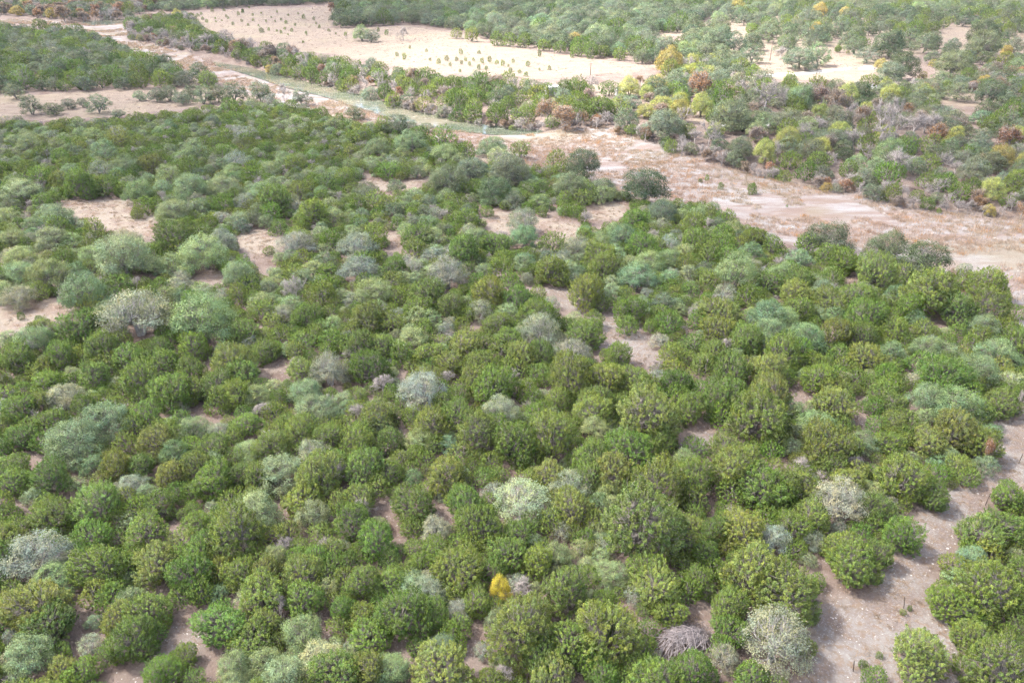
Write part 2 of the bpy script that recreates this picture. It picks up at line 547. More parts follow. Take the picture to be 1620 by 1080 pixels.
class Leaves:
    def __init__(self):
        self.v, self.var, self.hue = [], [], []
    def add(self, c, d, n, L, W, var, hue):
        """Diamond leaves: centres c, directions d, rough face normals n."""
        s = nrm(np.cross(d, n))
        nn = np.cross(s, d)
        L, W = L[:, None], W[:, None]
        a, t = c - d * L * .5, c + d * L * .5
        m = c - d * L * .05 + nn * W * .18
        self.v.append(np.stack([a, m + s * W * .5, t, m - s * W * .5], 1).reshape(-1, 3))
        self.var.append(np.repeat(var, 4))
        self.hue.append(np.repeat(hue, 4))
    def arrays(self):
        v = np.concatenate(self.v)
        return v, np.arange(len(v)), np.full(len(v) // 4, 4), np.concatenate(self.var), np.concatenate(self.hue)

class Tubes:
    def __init__(self):
        self.v, self.f, self.c, self.n = [], [], [], 0
    def add(self, pts, rad, sides=4):
        pts = np.asarray(pts, float)
        k = len(pts)
        d = nrm(np.gradient(pts, axis=0))
        ref = np.array([.31, .95, .05]) if abs(d[0][1]) < .9 else np.array([1., 0, 0])
        s = nrm(np.cross(d, ref))
        u = np.cross(d, s)
        a = np.arange(sides) * 2 * math.pi / sides
        ring = pts[:, None] + (s[:, None] * np.cos(a)[None, :, None] + u[:, None] * np.sin(a)[None, :, None]) * np.asarray(rad)[:, None, None]
        self.v.append(ring.reshape(-1, 3))
        for i in range(k - 1):
            for j in range(sides):
                b = self.n + i * sides
                self.f += [b + j, b + (j + 1) % sides, b + sides + (j + 1) % sides, b + sides + j]
                self.c.append(4)
        self.f += [self.n + (k - 1) * sides + j for j in range(sides)]
        self.c.append(sides)
        self.n += k * sides
    def twig(self, a, b, r):
        """A thin three-sided twig that tapers to a point."""
        a, b = np.asarray(a, float), np.asarray(b, float)
        d = nrm((b - a)[None])[0]
        s = nrm(np.cross(d, [.3, .5, .81])[None])[0]
        u = np.cross(d, s)
        self.v.append(np.array([a + s * r, a - s * r * .5 + u * r * .87, a - s * r * .5 - u * r * .87, b]))
        n = self.n
        self.f += [n, n + 1, n + 3, n + 1, n + 2, n + 3, n + 2, n, n + 3]
        self.c += [3, 3, 3]
        self.n += 4
    def arrays(self):
        return np.concatenate(self.v), self.f, self.c

def thin(P, r, rng):
    """Keep points at least r apart."""
    keep = []
    cell = {}
    for i in rng.permutation(len(P)):
        k = tuple(np.floor(P[i] / r).astype(int))
        ok = True
        for dx in (-1, 0, 1):
            for dy in (-1, 0, 1):
                for dz in (-1, 0, 1):
                    for j in cell.get((k[0] + dx, k[1] + dy, k[2] + dz), ()):
                        if ((P[i] - P[j]) ** 2).sum() < r * r:
                            ok = False
        if ok:
            keep.append(i)
            cell.setdefault(k, []).append(i)
    return np.array(keep)

def shell_points(ells, rng, n_each, zmin, cull=.93):
    P, N = [], []
    for k, (c, r) in enumerate(ells):
        d = nrm(rng.normal(size=(n_each, 3)))
        d = d[d[:, 2] > zmin]
        p = c + d * r
        n = nrm(d / r)
        ok = np.ones(len(p), bool)
        for j, (c2, r2) in enumerate(ells):
            if j != k:
                ok &= (((p - c2) / r2) ** 2).sum(1) > cull * cull
        P.append(p[ok])
        N.append(n[ok])
    return np.concatenate(P), np.concatenate(N)

def limb(T, a, b, r0, r1, rng, sag=.12, sides=4, k=4):
    t = np.linspace(0, 1, k)[:, None]
    a, b = np.asarray(a, float), np.asarray(b, float)
    L = np.linalg.norm(b - a)
    p = a + (b - a) * t
    p[:, 2] -= (np.sin(t[:, 0] * math.pi)) * L * sag
    p[1:-1] += rng.normal(size=(k - 2, 3)) * L * .045
    T.add(p, r0 + (r1 - r0) * t[:, 0], sides)
    return p

def make_juniper(seed, lod=False, gaps=.0, upright=.6, loose=1.0):
    """Mountain-cedar habit: several leaders, each a dome of upswept plumes. Unit: crown 5 m across, about 4.4 m high."""
    rng = np.random.default_rng(seed)
    R, H = 2.45, 4.3
    ells = [(np.array([0, 0, H * .44]), np.array([R * .78, R * .78, H * .50]))]
    for i in range(rng.integers(6, 11)):
        a = rng.uniform(0, 6.283)
        q = rng.uniform(.40, .78) * R
        rr = rng.uniform(.26, .52) * R
        top = rng.uniform(.48, 1.0) * H * (1.06 - .35 * (q / R) ** 2)
        ells.append((np.array([math.cos(a) * q, math.sin(a) * q, top - rr * 1.05]), np.array([rr, rr, rr * 1.15])))
    P, N = shell_points(ells, rng, 900, -.6, .97)
    ok = P[:, 2] > .25
    P, N = P[ok], N[ok]
    k = thin(P, .28 if not lod else .42, rng)
    P, N = P[k], N[k]
    if gaps:
        g_ = rng.random(len(P)) > gaps * (1.2 - P[:, 2] / H)
        P, N = P[g_], N[g_]
    # a second, looser layer of plumes inside
    P2 = P * np.array([.74, .74, .82]) + rng.normal(size=P.shape) * .12
    sel = rng.random(len(P)) < .3
    inner0 = len(P)
    P, N = np.concatenate([P, P2[sel]]), np.concatenate([N, N[sel]])
    n = len(P)
    P = P + N * (rng.exponential(.12, n) - .08)[:, None]
    axis_ = nrm(N * .75 + np.array([0, 0, upright]) + rng.normal(size=(n, 3)) * .22)
    Lc = rng.uniform(.34, .78, n)
    Rc = rng.uniform(.14, .26, n) * loose
    cv = rng.uniform(0, 1, n)
    ch = rng.uniform(0, 1, n)
    m = 60 if not lod else 34
    ci = np.repeat(np.arange(n), m)
    t = rng.random(len(ci)) ** .85
    prof = (1 - t) ** .6 * (t + .12) ** .5 * 1.55
    e1 = nrm(np.cross(axis_, rng.normal(size=(n, 3))))
    e2 = np.cross(axis_, e1)
    th = rng.uniform(0, 6.283, len(ci))
    rad = e1[ci] * np.cos(th)[:, None] + e2[ci] * np.sin(th)[:, None]
    q = prof * Rc[ci] * np.sqrt(rng.uniform(.25, 1, len(ci)))
    c = P[ci] - axis_[ci] * (Lc[ci] * .45)[:, None] + axis_[ci] * (t * Lc[ci])[:, None] + rad * q[:, None]
    nn = nrm(axis_[ci] * .9 + rad * .35 + rng.normal(size=(len(ci), 3)) * .32 + np.array([0, 0, .4]))
    d = nrm(axis_[ci] * .45 + rad * .8 + rng.normal(size=(len(ci), 3)) * .35)
    s = 1.0 if not lod else 1.4
    LV = Leaves()
    LV.add(c, d, nn, rng.uniform(.075, .16, len(ci)) * s, rng.uniform(.045, .08, len(ci)) * s,
           np.clip(cv[ci] * .72 + rng.random(len(ci)) * .28, 0, 1), np.clip(ch[ci] * .7 + rng.random(len(ci)) * .3, 0, 1))
    T = Tubes()
    stems = []
    for i in range(rng.integers(2, 5)):
        a = rng.uniform(0, 6.283)
        top = np.array([math.cos(a) * .7, math.sin(a) * .7, rng.uniform(.5, .75) * H])
        p = limb(T, (math.cos(a) * .03, math.sin(a) * .03, -.25), top, .13, .05, rng, .05, 5, 5)
        stems += list(p[1:])
    stems = np.array(stems)
    for i in range(0, n, 1 if not lod else 4):
        b = P[i] - axis_[i] * Lc[i] * .35
        w = stems[np.argmin(((stems - b) ** 2).sum(1) + (stems[:, 2] > b[2]) * 3)]
        limb(T, w, b, .03, .010, rng, .10, 3, 3)
        for q_ in range(1):
            T.twig(b, b + (axis_[i] + rng.normal(size=3) * .55) * Lc[i] * .6, .016)
    return LV, T

def make_oak(seed, lod=False, dens=1.0, open_=0.0, flat=1.0, leaf=1.0, low=True):
    """Live-oak habit: rounded puffs of small leaves on spreading grey limbs. Unit: crown 6 m across, about 4.3 m high."""
    rng = np.random.default_rng(seed)
    R, H = 3.0, 4.3 * flat
    ells = []
    nP = rng.integers(15, 22)
    for i in range(nP):
        u = (i + .5) / nP
        ph = i * 2.39996 + rng.uniform(-.4, .4)
        rr = math.sqrt(u) * R * .72
        zc = H * (.74 - .50 * u ** 1.5) + rng.uniform(-.3, .3)
        s = rng.uniform(.62, 1.12)
        ells.append((np.array([math.cos(ph) * rr, math.sin(ph) * rr, zc]), np.array([s * 1.12, s * 1.12, s * .82])))
    if low:
        for i in range(rng.integers(2, 5)):
            ph = rng.uniform(0, 6.283)
            s = rng.uniform(.5, .8)
            ells.append((np.array([math.cos(ph) * R * .7, math.sin(ph) * R * .7, H * .2]), np.array([s, s, s * .8])))
    P, N = shell_points(ells, rng, 420, -.5, .85)
    ok = P[:, 2] > .3
    P, N = P[ok], N[ok]
    k = thin(P, .36 if not lod else .48, rng)
    P, N = P[k], N[k]
    if open_:
        msk = rng.random(len(P)) > open_
        P, N = P[msk], N[msk]
    n = len(P)
    cv, ch = rng.uniform(0, 1, n), rng.uniform(0, 1, n)
    m = int((46 if not lod else 26) * dens)
    ci = np.repeat(np.arange(n), m)
    c = P[ci] + rng.normal(size=(len(ci), 3)) * np.array([.2, .2, .14]) - N[ci] * rng.uniform(0, .3, len(ci))[:, None]
    nn = nrm(N[ci] * .7 + np.array([0, 0, .5]) + rng.normal(size=(len(ci), 3)) * .45)
    d = nrm(np.cross(nn, rng.normal(size=(len(ci), 3))))
    s = leaf * (1.0 if not lod else 1.4)
    LV = Leaves()
    LV.add(c, d, nn, rng.uniform(.085, .17, len(ci)) * s, rng.uniform(.055, .10, len(ci)) * s,
           np.clip(cv[ci] * .68 + rng.random(len(ci)) * .32, 0, 1), np.clip(ch[ci] * .7 + rng.random(len(ci)) * .3, 0, 1))
    T = Tubes()
    nodes = []
    for i in range(rng.integers(2, 4)):
        a = rng.uniform(0, 6.283)
        fork = np.array([math.cos(a) * .5, math.sin(a) * .5, H * .34])
        limb(T, (math.cos(a) * .03, math.sin(a) * .03, -.25), fork, .19, .13, rng, .02, 6, 4)
        nodes.append(fork)
    nodes = np.array(nodes)
    for c0, r0 in ells:
        w = nodes[np.argmin(((nodes - c0) ** 2).sum(1))]
        p = limb(T, w, c0 - np.array([0, 0, r0[2] * .3]), .085, .03, rng, .10, 4, 5)
        for q in range(12 if not lod else 4):
            dd = nrm((rng.normal(size=3) + np.array([0, 0, .5]))[None])[0]
            a = p[rng.integers(2, 5)]
            b = c0 + dd * r0 * rng.uniform(.75, 1.0)
            limb(T, a, b, .022, .007, rng, .05, 3, 3)
    return LV, T

def make_bare(seed, lod=False, leaves=0.0, spread=.62):
    """Leafless tree: forked limbs and a haze of twigs. Unit: crown 5 m across, about 5 m high."""
    rng = np.random.default_rng(seed)
    T = Tubes()
    tips = []
    def grow(p, d, L, r, lev):
        q = p + d * L
        mid = (p + q) / 2 + rng.normal(size=3) * L * .06
        T.add([p, mid, q], [r, r * .85, r * .7], 5 if lev < 2 else 3)
        if lev >= 4:
            tips.append((p, q))
            return
        for i in range(rng.integers(3, 5) if lev else rng.integers(4, 7)):
            dd = nrm((d * .8 + rng.normal(size=3) * spread + np.array([0, 0, .12]))[None])[0]
            grow(p + (q - p) * rng.uniform(.55, 1.0) if lev else q, dd, L * rng.uniform(.58, .82), r * .55, lev + 1)
    grow(np.array([0, 0, -.25]), np.array([0, 0, 1.0]), 1.55, .12, 0)
    for (p, q) in tips:
        for i in range(7 if not lod else 3):
            a = p + (q - p) * rng.uniform(0, 1)
            b = a + nrm(((q - p) * 1.2 + rng.normal(size=3) * .3)[None])[0] * rng.uniform(.25, .6)
            T.twig(a, b, .010 if not lod else .02)
    LV = None
    if leaves:
        LV = Leaves()
        tp = np.array([(p + q) / 2 for p, q in tips])
        tp = tp[rng.random(len(tp)) < leaves]
        m = 26 if not lod else 9
        ci = np.repeat(np.arange(len(tp)), m)
        c = tp[ci] + rng.normal(size=(len(ci), 3)) * .24
        nn = nrm(rng.normal(size=(len(ci), 3)) + np.array([0, 0, .8]))
        d = nrm(np.cross(nn, rng.normal(size=(len(ci), 3))))
        s = 1.0 if not lod else 1.8
        cv = rng.uniform(0, 1, len(tp))
        LV.add(c, d, nn, rng.uniform(.12, .24, len(ci)) * s, rng.uniform(.08, .15, len(ci)) * s, np.clip(cv[ci] * .4 + rng.random(len(ci)) * .6, 0, 1), rng.random(len(ci)))
    return LV, T

def crown_mesh(name, LV, mat):
    v, f, c, var, hue = LV.arrays()
    return mesh_arrays(name, v, f, c, mat, False, {"var": var, "hue": hue})

def trunk_mesh(name, T, mat):
    v, f, c = T.arrays()
    return mesh_arrays(name, v, f, c, mat, False)

def joined_mesh(name, LV, T, mats):
    v2, f2, c2 = T.arrays()
    if LV is None:
        return mesh_arrays(name, v2, f2, c2, mats[1:])
    v, f, c, var, hue = LV.arrays()
    z = np.zeros(len(v2))
    me = mesh_arrays(name, np.concatenate([v, v2]), np.concatenate([f, np.asarray(f2) + len(v)]), np.concatenate([c, c2]), mats, False,
                     {"var": np.concatenate([var, z]), "hue": np.concatenate([hue, z])})
    mi = np.zeros(len(c) + len(c2), np.int32)
    mi[len(c):] = 1
    me.polygons.foreach_set("material_index", mi)
    return me

def size_of(*arrs):
    v = np.concatenate(arrs)
    r = np.percentile(np.hypot(v[:, 0], v[:, 1]), 97)
    return 2 * r, np.percentile(v[:, 2], 99.5)

LIB = {}
def library(kind, builders, bark):
    LIB[kind] = []
    for i, b in enumerate(builders):
        LV, T = b()
        vs_ = ([np.concatenate(LV.v)] if LV else []) + [T.arrays()[0]]
        D, Ht = size_of(vs_[0])
        cm = crown_mesh(kind + "_crown", LV, LEAF) if LV else None
        LIB[kind].append((cm, trunk_mesh(kind + "_trunk", T, bark), D, Ht))

library("juniper", [lambda s=s: make_juniper(s, gaps=g_, upright=u, loose=l) for s, g_, u, l in
                    [(1, 0, .6, 1), (2, 0, .8, .95), (3, .25, .5, 1.0), (4, .1, .7, 1.05), (5, .35, .45, .95), (6, 0, .9, 1.0), (7, .15, .6, .9), (8, .4, .55, 1.0), (9, .05, .75, 1.1), (10, .2, .65, 1.0)]], BARK)
library("oak", [lambda s=s: make_oak(s, open_=o_, flat=f_, leaf=l) for s, o_, f_, l in
                [(21, .05, 1, 1), (22, .15, .95, 1), (23, .25, 1.05, .95), (24, .1, .9, 1.05), (25, .3, 1, .9), (26, .12, 1.1, 1), (27, .2, .95, 1)]], BARK)
library("pale_oak", [lambda s=s: make_oak(s, open_=.38, flat=1.0, leaf=.95) for s in (31, 32, 33)], BARK_PALE)
library("bare", [lambda s=s: make_bare(s, spread=sp) for s, sp in ((41, .6), (42, .75), (43, .5), (44, .65))], BARK_TWIG)
library("autumn", [lambda s=s: make_bare(s, leaves=lf) for s, lf in ((51, .55), (52, .8), (53, .7), (54, .4))], BARK_TWIG)

LIB["leafy"] = LIB["oak"][:3]
library("juniper_far", [lambda s=s: make_juniper(s, lod=True, gaps=g_) for s, g_ in ((11, 0), (12, .2), (13, .1), (14, .3))], BARK)
library("oak_far", [lambda s=s: make_oak(s, lod=True, open_=o_) for s, o_ in ((34, .05), (35, .15), (36, .1), (37, .2))], BARK)
library("pale_oak_far", [lambda s=s: make_oak(s, lod=True, open_=.3) for s in (38, 39)], BARK_PALE)

# ------------------------------------------------------------------ colours of foliage
TINT = {
    "J": (.150, .222, .046), "JB": (.136, .226, .040), "JO": (.184, .238, .054), "JD": (.105, .175, .034),
    "G": (.240, .275, .195), "OG": (.235, .310, .150), "OB": (.170, .260, .132), "OD": (.095, .138, .074), "O": (.155, .198, .122), "PG": (.30, .34, .21),
    "Y": (.36, .31, .10), "YG": (.34, .38, .11), "R": (.31, .19, .105), "RB": (.25, .195, .145), "B": (.3, .27, .26), "LY": (.47, .44, .07),
}
WORD = {"J": "green", "JB": "bright green", "JO": "olive green", "JD": "dark green", "G": "silvery grey-green", "OG": "pale mint-green", "OB": "blue-green", "OD": "dark green",
        "O": "grey-green", "PG": "whitish-green", "Y": "golden yellow", "YG": "lime yellow", "R": "rusty orange", "RB": "russet brown", "B": "grey", "LY": "lemon yellow"}
KIND = {k: ("juniper" if k[0] == "J" else "bare" if k == "B" else "leafy" if k in ("Y", "YG", "LY") else "autumn" if k in ("R", "RB") else "pale_oak" if k in ("G", "PG") else "oak") for k in TINT}
NAME = {"juniper": "juniper_tree", "oak": "oak_tree", "pale_oak": "oak_tree", "bare": "bare_tree", "autumn": "autumn_tree", "leafy": "autumn_tree"}
CAT = {"juniper": "juniper", "oak": "oak", "pale_oak": "oak", "bare": "bare tree", "autumn": "autumn tree", "leafy": "autumn tree"}
RATIO = {"juniper": .80, "oak": .72, "pale_oak": .70, "bare": .95, "autumn": .95, "leafy": .85}

# ------------------------------------------------------------------ where the trees stand (kind x,y,width as seen in enlarged ninths of the photograph)
NINTHS = {
 (1080, 720): "J 40,100,200;JO 230,60,230;J 380,140,260;J 570,130,180;JO 790,120,180;J 1040,110,250;JB 1190,180,180;J 730,50,160;J 1260,80,80;JB 1360,95,125;OB 1230,30,110;OB 1430,40,130;JB 1055,375,205;"
   "G 745,220,260;JO 270,330,250;G 440,385,170;G 620,400,140;JB 540,440,120;JO 620,290,200;JB 810,340,70;J 815,500,260;JO 320,560,270;J 500,650,330;G 435,880,360;JB 220,830,170;JB 640,590,80;JO 50,330,140;"
   "JD 100,470,140;JB 80,600,160;JB 30,640,130;JB 60,1020,230;JB 330,1040,200;G 200,960,150;JB 1550,190,150;JB 1530,330,220;J 1590,420,100;OB 1390,490,160;J 1480,600,330;JB 1270,690,220;J 1590,800,120;J 1400,850,210;"
   "JO 1125,920,290;JB 920,1050,110;J 1500,1000,300;J 1610,890,70",
 (540, 720): "J 90,60,200;J 230,80,150;OB 340,100,90;JO 490,90,220;J 680,100,120;G 480,190,70;J 340,225,210;J 70,190,180;JB 160,390,230;J 340,330,130;G 450,350,150;JB 600,230,200;J 640,330,220;PG 870,200,280;G 1090,140,200;"
   "JO 1100,250,200;OB 1220,230,130;JO 1290,60,230;JO 1420,330,400;JO 1500,150,280;G 1050,360,110;OG 1140,440,120;OG 1020,490,160;G 1250,430,120;OG 1280,555,170;J 1170,580,120;JD 830,370,170;JB 800,470,190;JO 550,540,260;"
   "JB 380,510,140;J 40,500,110;JB 100,600,190;J 240,590,170;LY 765,605,105;J 640,690,180;J 280,760,280;J 440,750,180;J 560,800,120;J 100,750,170;J 1060,660,260;JB 1250,700,150;G 1400,660,120;JO 1510,620,260;J 1560,740,180;"
   "JO 870,800,360;JO 1250,850,330;JB 1180,950,200;OB 480,900,140;G 680,920,100;OB 750,970,90;JO 470,1010,300;OG 40,940,130;OB 230,1000,200;JO 130,1030,200;J 960,960,220;JO 1000,1050,250;JB 1240,1040,180;G 1480,960,90;JD 1450,820,120;B 870,620,110",
 (0, 720): "JB 235,110,180;J 60,120,170;G 310,25,110;OB 440,50,130;JO 560,50,160;JD 660,40,140;JO 820,80,170;JB 1010,110,220;J 1150,90,150;OG 1330,80,220;JO 1510,100,260;JO 1440,200,220;J 460,220,270;J 250,300,200;OG 360,130,100;OG 690,170,100;"
   "J 740,230,160;PG 1010,240,90;OG 1210,260,260;JB 30,270,110;JD 100,350,160;G 150,470,310;OG 250,580,210;JB 430,380,190;J 470,510,260;J 700,350,200;JO 740,490,230;JB 930,310,150;J 1110,370,280;JB 900,560,230;J 1140,560,200;JO 1250,560,160;"
   "J 1450,560,200;OG 1400,520,90;JB 1500,480,140;JB 1570,500,120;JO 150,700,330;J 240,780,260;OB 440,790,90;JO 570,770,180;J 690,720,220;J 640,870,240;JB 1040,800,240;J 1190,860,220;JO 1250,650,200;JB 1440,680,200;OB 1030,650,120;JB 860,660,130;"
   "OG 130,960,240;JB 380,1030,160;JB 870,940,140;JB 760,1030,200;OG 1430,850,220;OG 1250,970,200;PG 1530,950,220;OG 1120,1000,180;OG 1350,1040,230;JO 1590,690,100;J 60,640,120;J 560,400,120;J 560,300,100",
 (1080, 360): "OD 690,50,250;OD 980,90,220;OD 1160,170,230;B 830,130,100;J 60,60,150;J 200,70,120;J 330,40,140;J 130,130,120;OB 330,110,130;JB 430,80,120;J 600,90,120;OB 560,150,130;JB 770,150,150;J 680,140,120;J 720,220,110;OG 260,215,210;J 420,250,140;"
   "JO 130,240,120;J 40,290,110;J 560,250,150;OB 640,260,110;JO 700,340,180;JO 540,310,160;JB 310,320,130;JO 930,220,200;JO 1060,210,120;JO 1170,290,270;J 1300,380,200;JB 1080,380,150;JB 870,420,180;J 830,310,200;JO 1460,370,230;JO 1440,260,200;"
   "J 1330,250,120;JO 180,390,220;OB 390,410,200;OB 720,420,110;J 560,380,160;J 1010,470,150;OB 1110,430,120;OB 1420,470,150;J 1590,400,90;OB 590,520,190;OB 420,500,170;JO 170,480,180;JO 720,500,160;J 850,520,140;J 50,540,130;J 150,590,150;J 310,540,180;"
   "J 470,590,190;OB 1000,600,130;JO 870,600,180;OB 1170,560,180;OB 1260,600,160;OB 1500,580,220;OB 1400,680,190;JB 1130,640,120;JB 1230,700,230;JO 400,670,190;J 240,670,200;JB 660,700,210;JB 830,700,120;JB 970,690,120;JO 710,760,140;JB 80,770,110;"
   "J 40,860,160;J 210,800,200;JO 420,800,220;JO 370,890,280;JO 730,830,220;OB 650,920,200;OB 520,860,130;JB 910,840,110;JO 1010,920,160;J 1010,830,150;OB 1150,820,180;OB 1310,850,220;JO 1300,950,250;JB 920,940,110;JO 1520,810,190;PG 1560,720,130;"
   "OB 860,1010,160;JO 680,1030,230;J 990,1020,150;JO 1180,1010,180;JB 420,1050,110;JO 200,1040,150;JB 70,1040,130;J 1400,1010,200;OB 1470,960,120;R 1455,1030,55;G 1340,190,80;J 270,560,120;J 620,620,110;J 750,600,110;OB 820,360,70;J 1520,480,120",
 (540, 360): "G 70,80,210;JB 200,70,60;J 370,30,160;OG 440,60,120;JB 580,110,170;G 520,110,130;OB 640,50,160;JO 350,100,120;G 80,180,200;JD 250,190,160;G 505,220,190;OG 420,200,100;J 730,70,140;OB 860,50,140;J 770,140,120;J 750,200,130;OB 870,150,100;"
   "J 1000,70,130;J 1000,200,170;OB 1080,190,110;G 1120,80,160;OB 1330,40,160;JB 1430,90,150;J 1230,120,170;J 1250,190,180;OG 1550,140,150;OG 160,300,190;G 60,345,110;J 260,320,120;J 390,310,180;JO 700,310,180;JB 800,270,130;JB 830,340,150;J 935,310,90;"
   "JO 1160,300,190;J 1235,350,110;OB 1400,230,200;OB 1550,240,120;J 360,370,160;JO 520,370,140;OG 590,360,90;G 660,395,130;OG 430,425,120;J 740,450,150;JB 930,390,200;JB 1380,390,150;JB 1520,400,140;J 1360,465,110;JB 1560,450,130;G 1510,530,100;"
   "G 940,480,230;JO 120,440,170;J 50,480,120;J 230,440,140;OG 330,520,170;OB 340,610,60;JB 1150,490,190;J 1200,430,100;G 1090,590,200;JB 1310,610,150;JO 600,540,180;J 680,530,110;JO 510,640,150;J 420,590,160;J 660,630,160;JO 850,590,190;J 790,530,150;"
   "B 750,565,80;J 100,560,160;JD 130,660,200;J 200,560,140;G 380,770,230;OB 250,740,80;JB 720,740,240;J 940,680,120;J 850,660,120;JB 890,770,110;JO 1080,700,230;JO 1250,720,200;J 1390,730,170;JO 1030,810,150;G 1510,720,130;JO 1200,860,220;JO 1450,870,300;"
   "J 1560,600,130;PG 750,870,180;J 550,900,160;JO 420,940,200;JO 170,880,190;OB 190,930,120;JD 560,800,120;J 650,980,230;JO 990,990,240;JB 920,880,110;OG 1200,950,150;G 1340,975,110;JB 1350,1040,260;J 80,1020,180;J 220,1010,150;OG 370,1000,160;J 1600,800,120;OB 30,840,100;OB 510,1030,110",
 (0, 360): "OG 60,40,140;OG 250,50,160;OG 330,60,130;G 590,60,200;OG 430,130,150;OG 590,150,260;JD 830,30,200;G 1040,60,160;OG 960,110,240;JB 1280,105,60;G 1400,70,190;JB 1570,60,120;JB 1150,145,70;JB 1080,190,80;OG 100,140,150;OG 90,210,160;OG 230,220,200;"
   "G 80,320,160;OB 410,310,240;JO 430,375,120;G 640,390,360;OG 970,440,290;OG 790,330,120;OG 820,180,130;OG 740,180,120;G 840,260,120;OG 1130,230,150;J 1180,260,110;JO 1190,215,90;JO 1390,210,130;OG 1490,190,130;B 1400,300,130;OG 960,300,130;OG 1230,340,130;"
   "J 1240,390,130;OG 1380,370,120;JB 1540,290,130;J 1570,400,110;J 1450,420,160;JO 210,470,150;JD 380,470,200;OG 150,520,200;OG 40,530,90;JB 290,610,150;J 90,620,180;J 30,600,80;J 1160,480,160;J 1330,500,130;JD 1260,570,150;J 1480,500,120;OG 1580,470,110;"
   "OG 1065,580,100;J 480,570,180;JB 610,620,170;J 760,580,150;JB 920,570,160;JB 780,640,160;JO 1110,640,190;J 900,660,140;JB 650,720,200;OG 350,690,90;JB 220,740,170;G 310,800,200;J 450,700,150;JB 800,780,200;J 920,760,140;J 1050,740,180;J 90,860,150;JO 190,830,150;"
   "JD 400,860,150;JB 250,910,170;JB 680,880,170;OG 500,920,230;OG 340,1010,280;OG 920,950,160;G 1040,960,140;J 1170,920,150;J 1330,960,130;J 1130,790,160;OG 1210,800,150;OG 1310,760,110;G 1560,680,200;JO 1430,680,140;OG 1500,850,200;OG 1590,880,90;J 1300,870,120;"
   "JO 1420,970,170;J 1560,1000,150;JO 730,1000,190;J 850,980,120;J 1000,1030,180;OG 1180,1040,150;J 600,1030,130;JB 100,990,150;OG 60,900,80",
 (0, 0): "O 145,500,110;OD 245,510,90;O 320,490,70;O 390,490,50;OB 465,495,110;OB 660,455,60;O 740,450,80;O 800,440,100;O 860,460,90;O 910,440,90;O 960,450,110;O 1030,450,90;OD 1110,440,120;B 1345,440,80;O 1240,445,120;OD 1430,460,100;O 560,540,60;O 70,430,100;"
   "OG 440,635,110;OG 140,690,130;OG 660,910,140;JB 690,970,100;OG 900,890,170;OG 1060,870,180;JB 1060,970,105;JB 1205,825,110;OG 90,900,180;JB 370,870,160;J 500,880,120;JO 650,1015,60;OG 820,990,170;OG 930,720,120;OG 880,740,110;JO 700,770,140;JO 120,690,90;G 1160,630,130;"
   "JB 1090,510,80;OG 500,720,120;OG 600,790,140;G 480,800,130;O 380,600,100;JO 560,650,110;OG 800,840,130;JB 900,800,110;OG 1280,800,120;OG 1240,900,150;J 1300,950,150;JB 1290,1010,100;JO 1480,1000,170;JO 1420,900,110;G 1120,760,120;J 1540,860,120;JB 180,830,130;JD 620,850,90;OG 1130,1030,130;OG 40,1030,120;OG 270,1030,160;"
   "YG 840,62,50;R 1570,40,40;R 1120,230,50;B 900,210,80;B 980,200,70;B 1060,190,80;R 1110,215,60;B 1200,210,80;RB 1280,250,90;B 1440,280,90;R 1520,330,50;YG 1465,310,40;B 1590,340,70;RB 1150,215,70;R 450,75,50;R 580,45,50;RB 300,60,90",
 (540, 0): "OG 95,160,80;O 140,168,80;B 290,150,80;JO 545,155,60;JO 620,165,70;J 740,185,70;J 800,190,70;J 870,195,70;J 960,210,70;J 1040,220,70;J 1120,230,80;J 1185,240,75;J 1235,240,70;J 1320,255,70;O 1430,270,80;OD 1415,225,120;O 1540,220,120;Y 1560,285,130;Y 1110,185,75;"
   "O 1030,190,90;G 950,170,60;Y 1490,385,110;OD 1490,420,125;R 1420,385,45;YG 1370,410,100;YG 1520,490,120;YG 1600,470,90;YG 1440,520,90;YG 1575,510,100;OG 1330,470,90;YG 1450,440,80;RB 1465,470,70;O 1530,590,190;O 1355,570,130;J 1230,500,140;JD 1270,415,90;B 1185,400,70;R 980,545,110;R 1060,555,110;B 1120,570,60;OD 740,500,60;OD 830,530,55;"
   "R 55,380,50;R 140,385,40;R 270,435,40;B 330,440,60;B 400,450,60;OD 1440,880,230;O 1230,880,150;O 1090,880,180;OD 730,890,180;O 500,860,190;O 620,800,180;O 800,810,200;J 1020,770,110;OD 1150,790,170;JB 950,1000,60;JB 1110,1000,80;G 860,1050,170;J 1060,970,70;JB 1400,1030,140;O 1530,1000,150;"
   "J 80,970,100;JO 160,940,130;JB 650,910,70;OG 720,690,140;PG 750,730,120;JB 220,800,110;JB 200,590,100;OD 60,530,100;OG 330,680,150;JB 480,650,130;OG 180,690,140;J 100,640,110;OG 500,720,150;JB 590,730,110;J 850,710,90;OD 260,600,120;O 300,580,120;O 400,600,70;J 690,1000,70;J 560,960,100;O 260,880,90;O 240,990,110",
 (1080, 0): "O 410,150,130;O 165,190,140;OD 250,210,120;O 330,250,120;O 500,215,120;O 620,160,130;O 560,265,160;OB 650,260,130;B 470,245,70;J 735,235,30;O 880,255,110;OD 985,210,170;O 1150,205,120;O 1280,215,80;OD 1440,165,180;O 1430,220,150;O 1580,220,90;Y 945,310,70;OD 1050,320,150;O 990,345,140;"
   "O 1300,300,200;O 1230,360,100;O 1310,425,130;OD 1470,440,150;O 1200,410,80;Y 1400,245,60;Y 1540,240,50;Y 1430,390,70;B 400,450,170;O 380,380,130;O 270,385,100;RB 740,490,130;OB 560,470,140;R 90,410,130;YG 90,505,110;JB 190,465,130;O 240,545,200;OG 380,590,120;O 500,570,160;B 950,610,200;B 1100,600,140;"
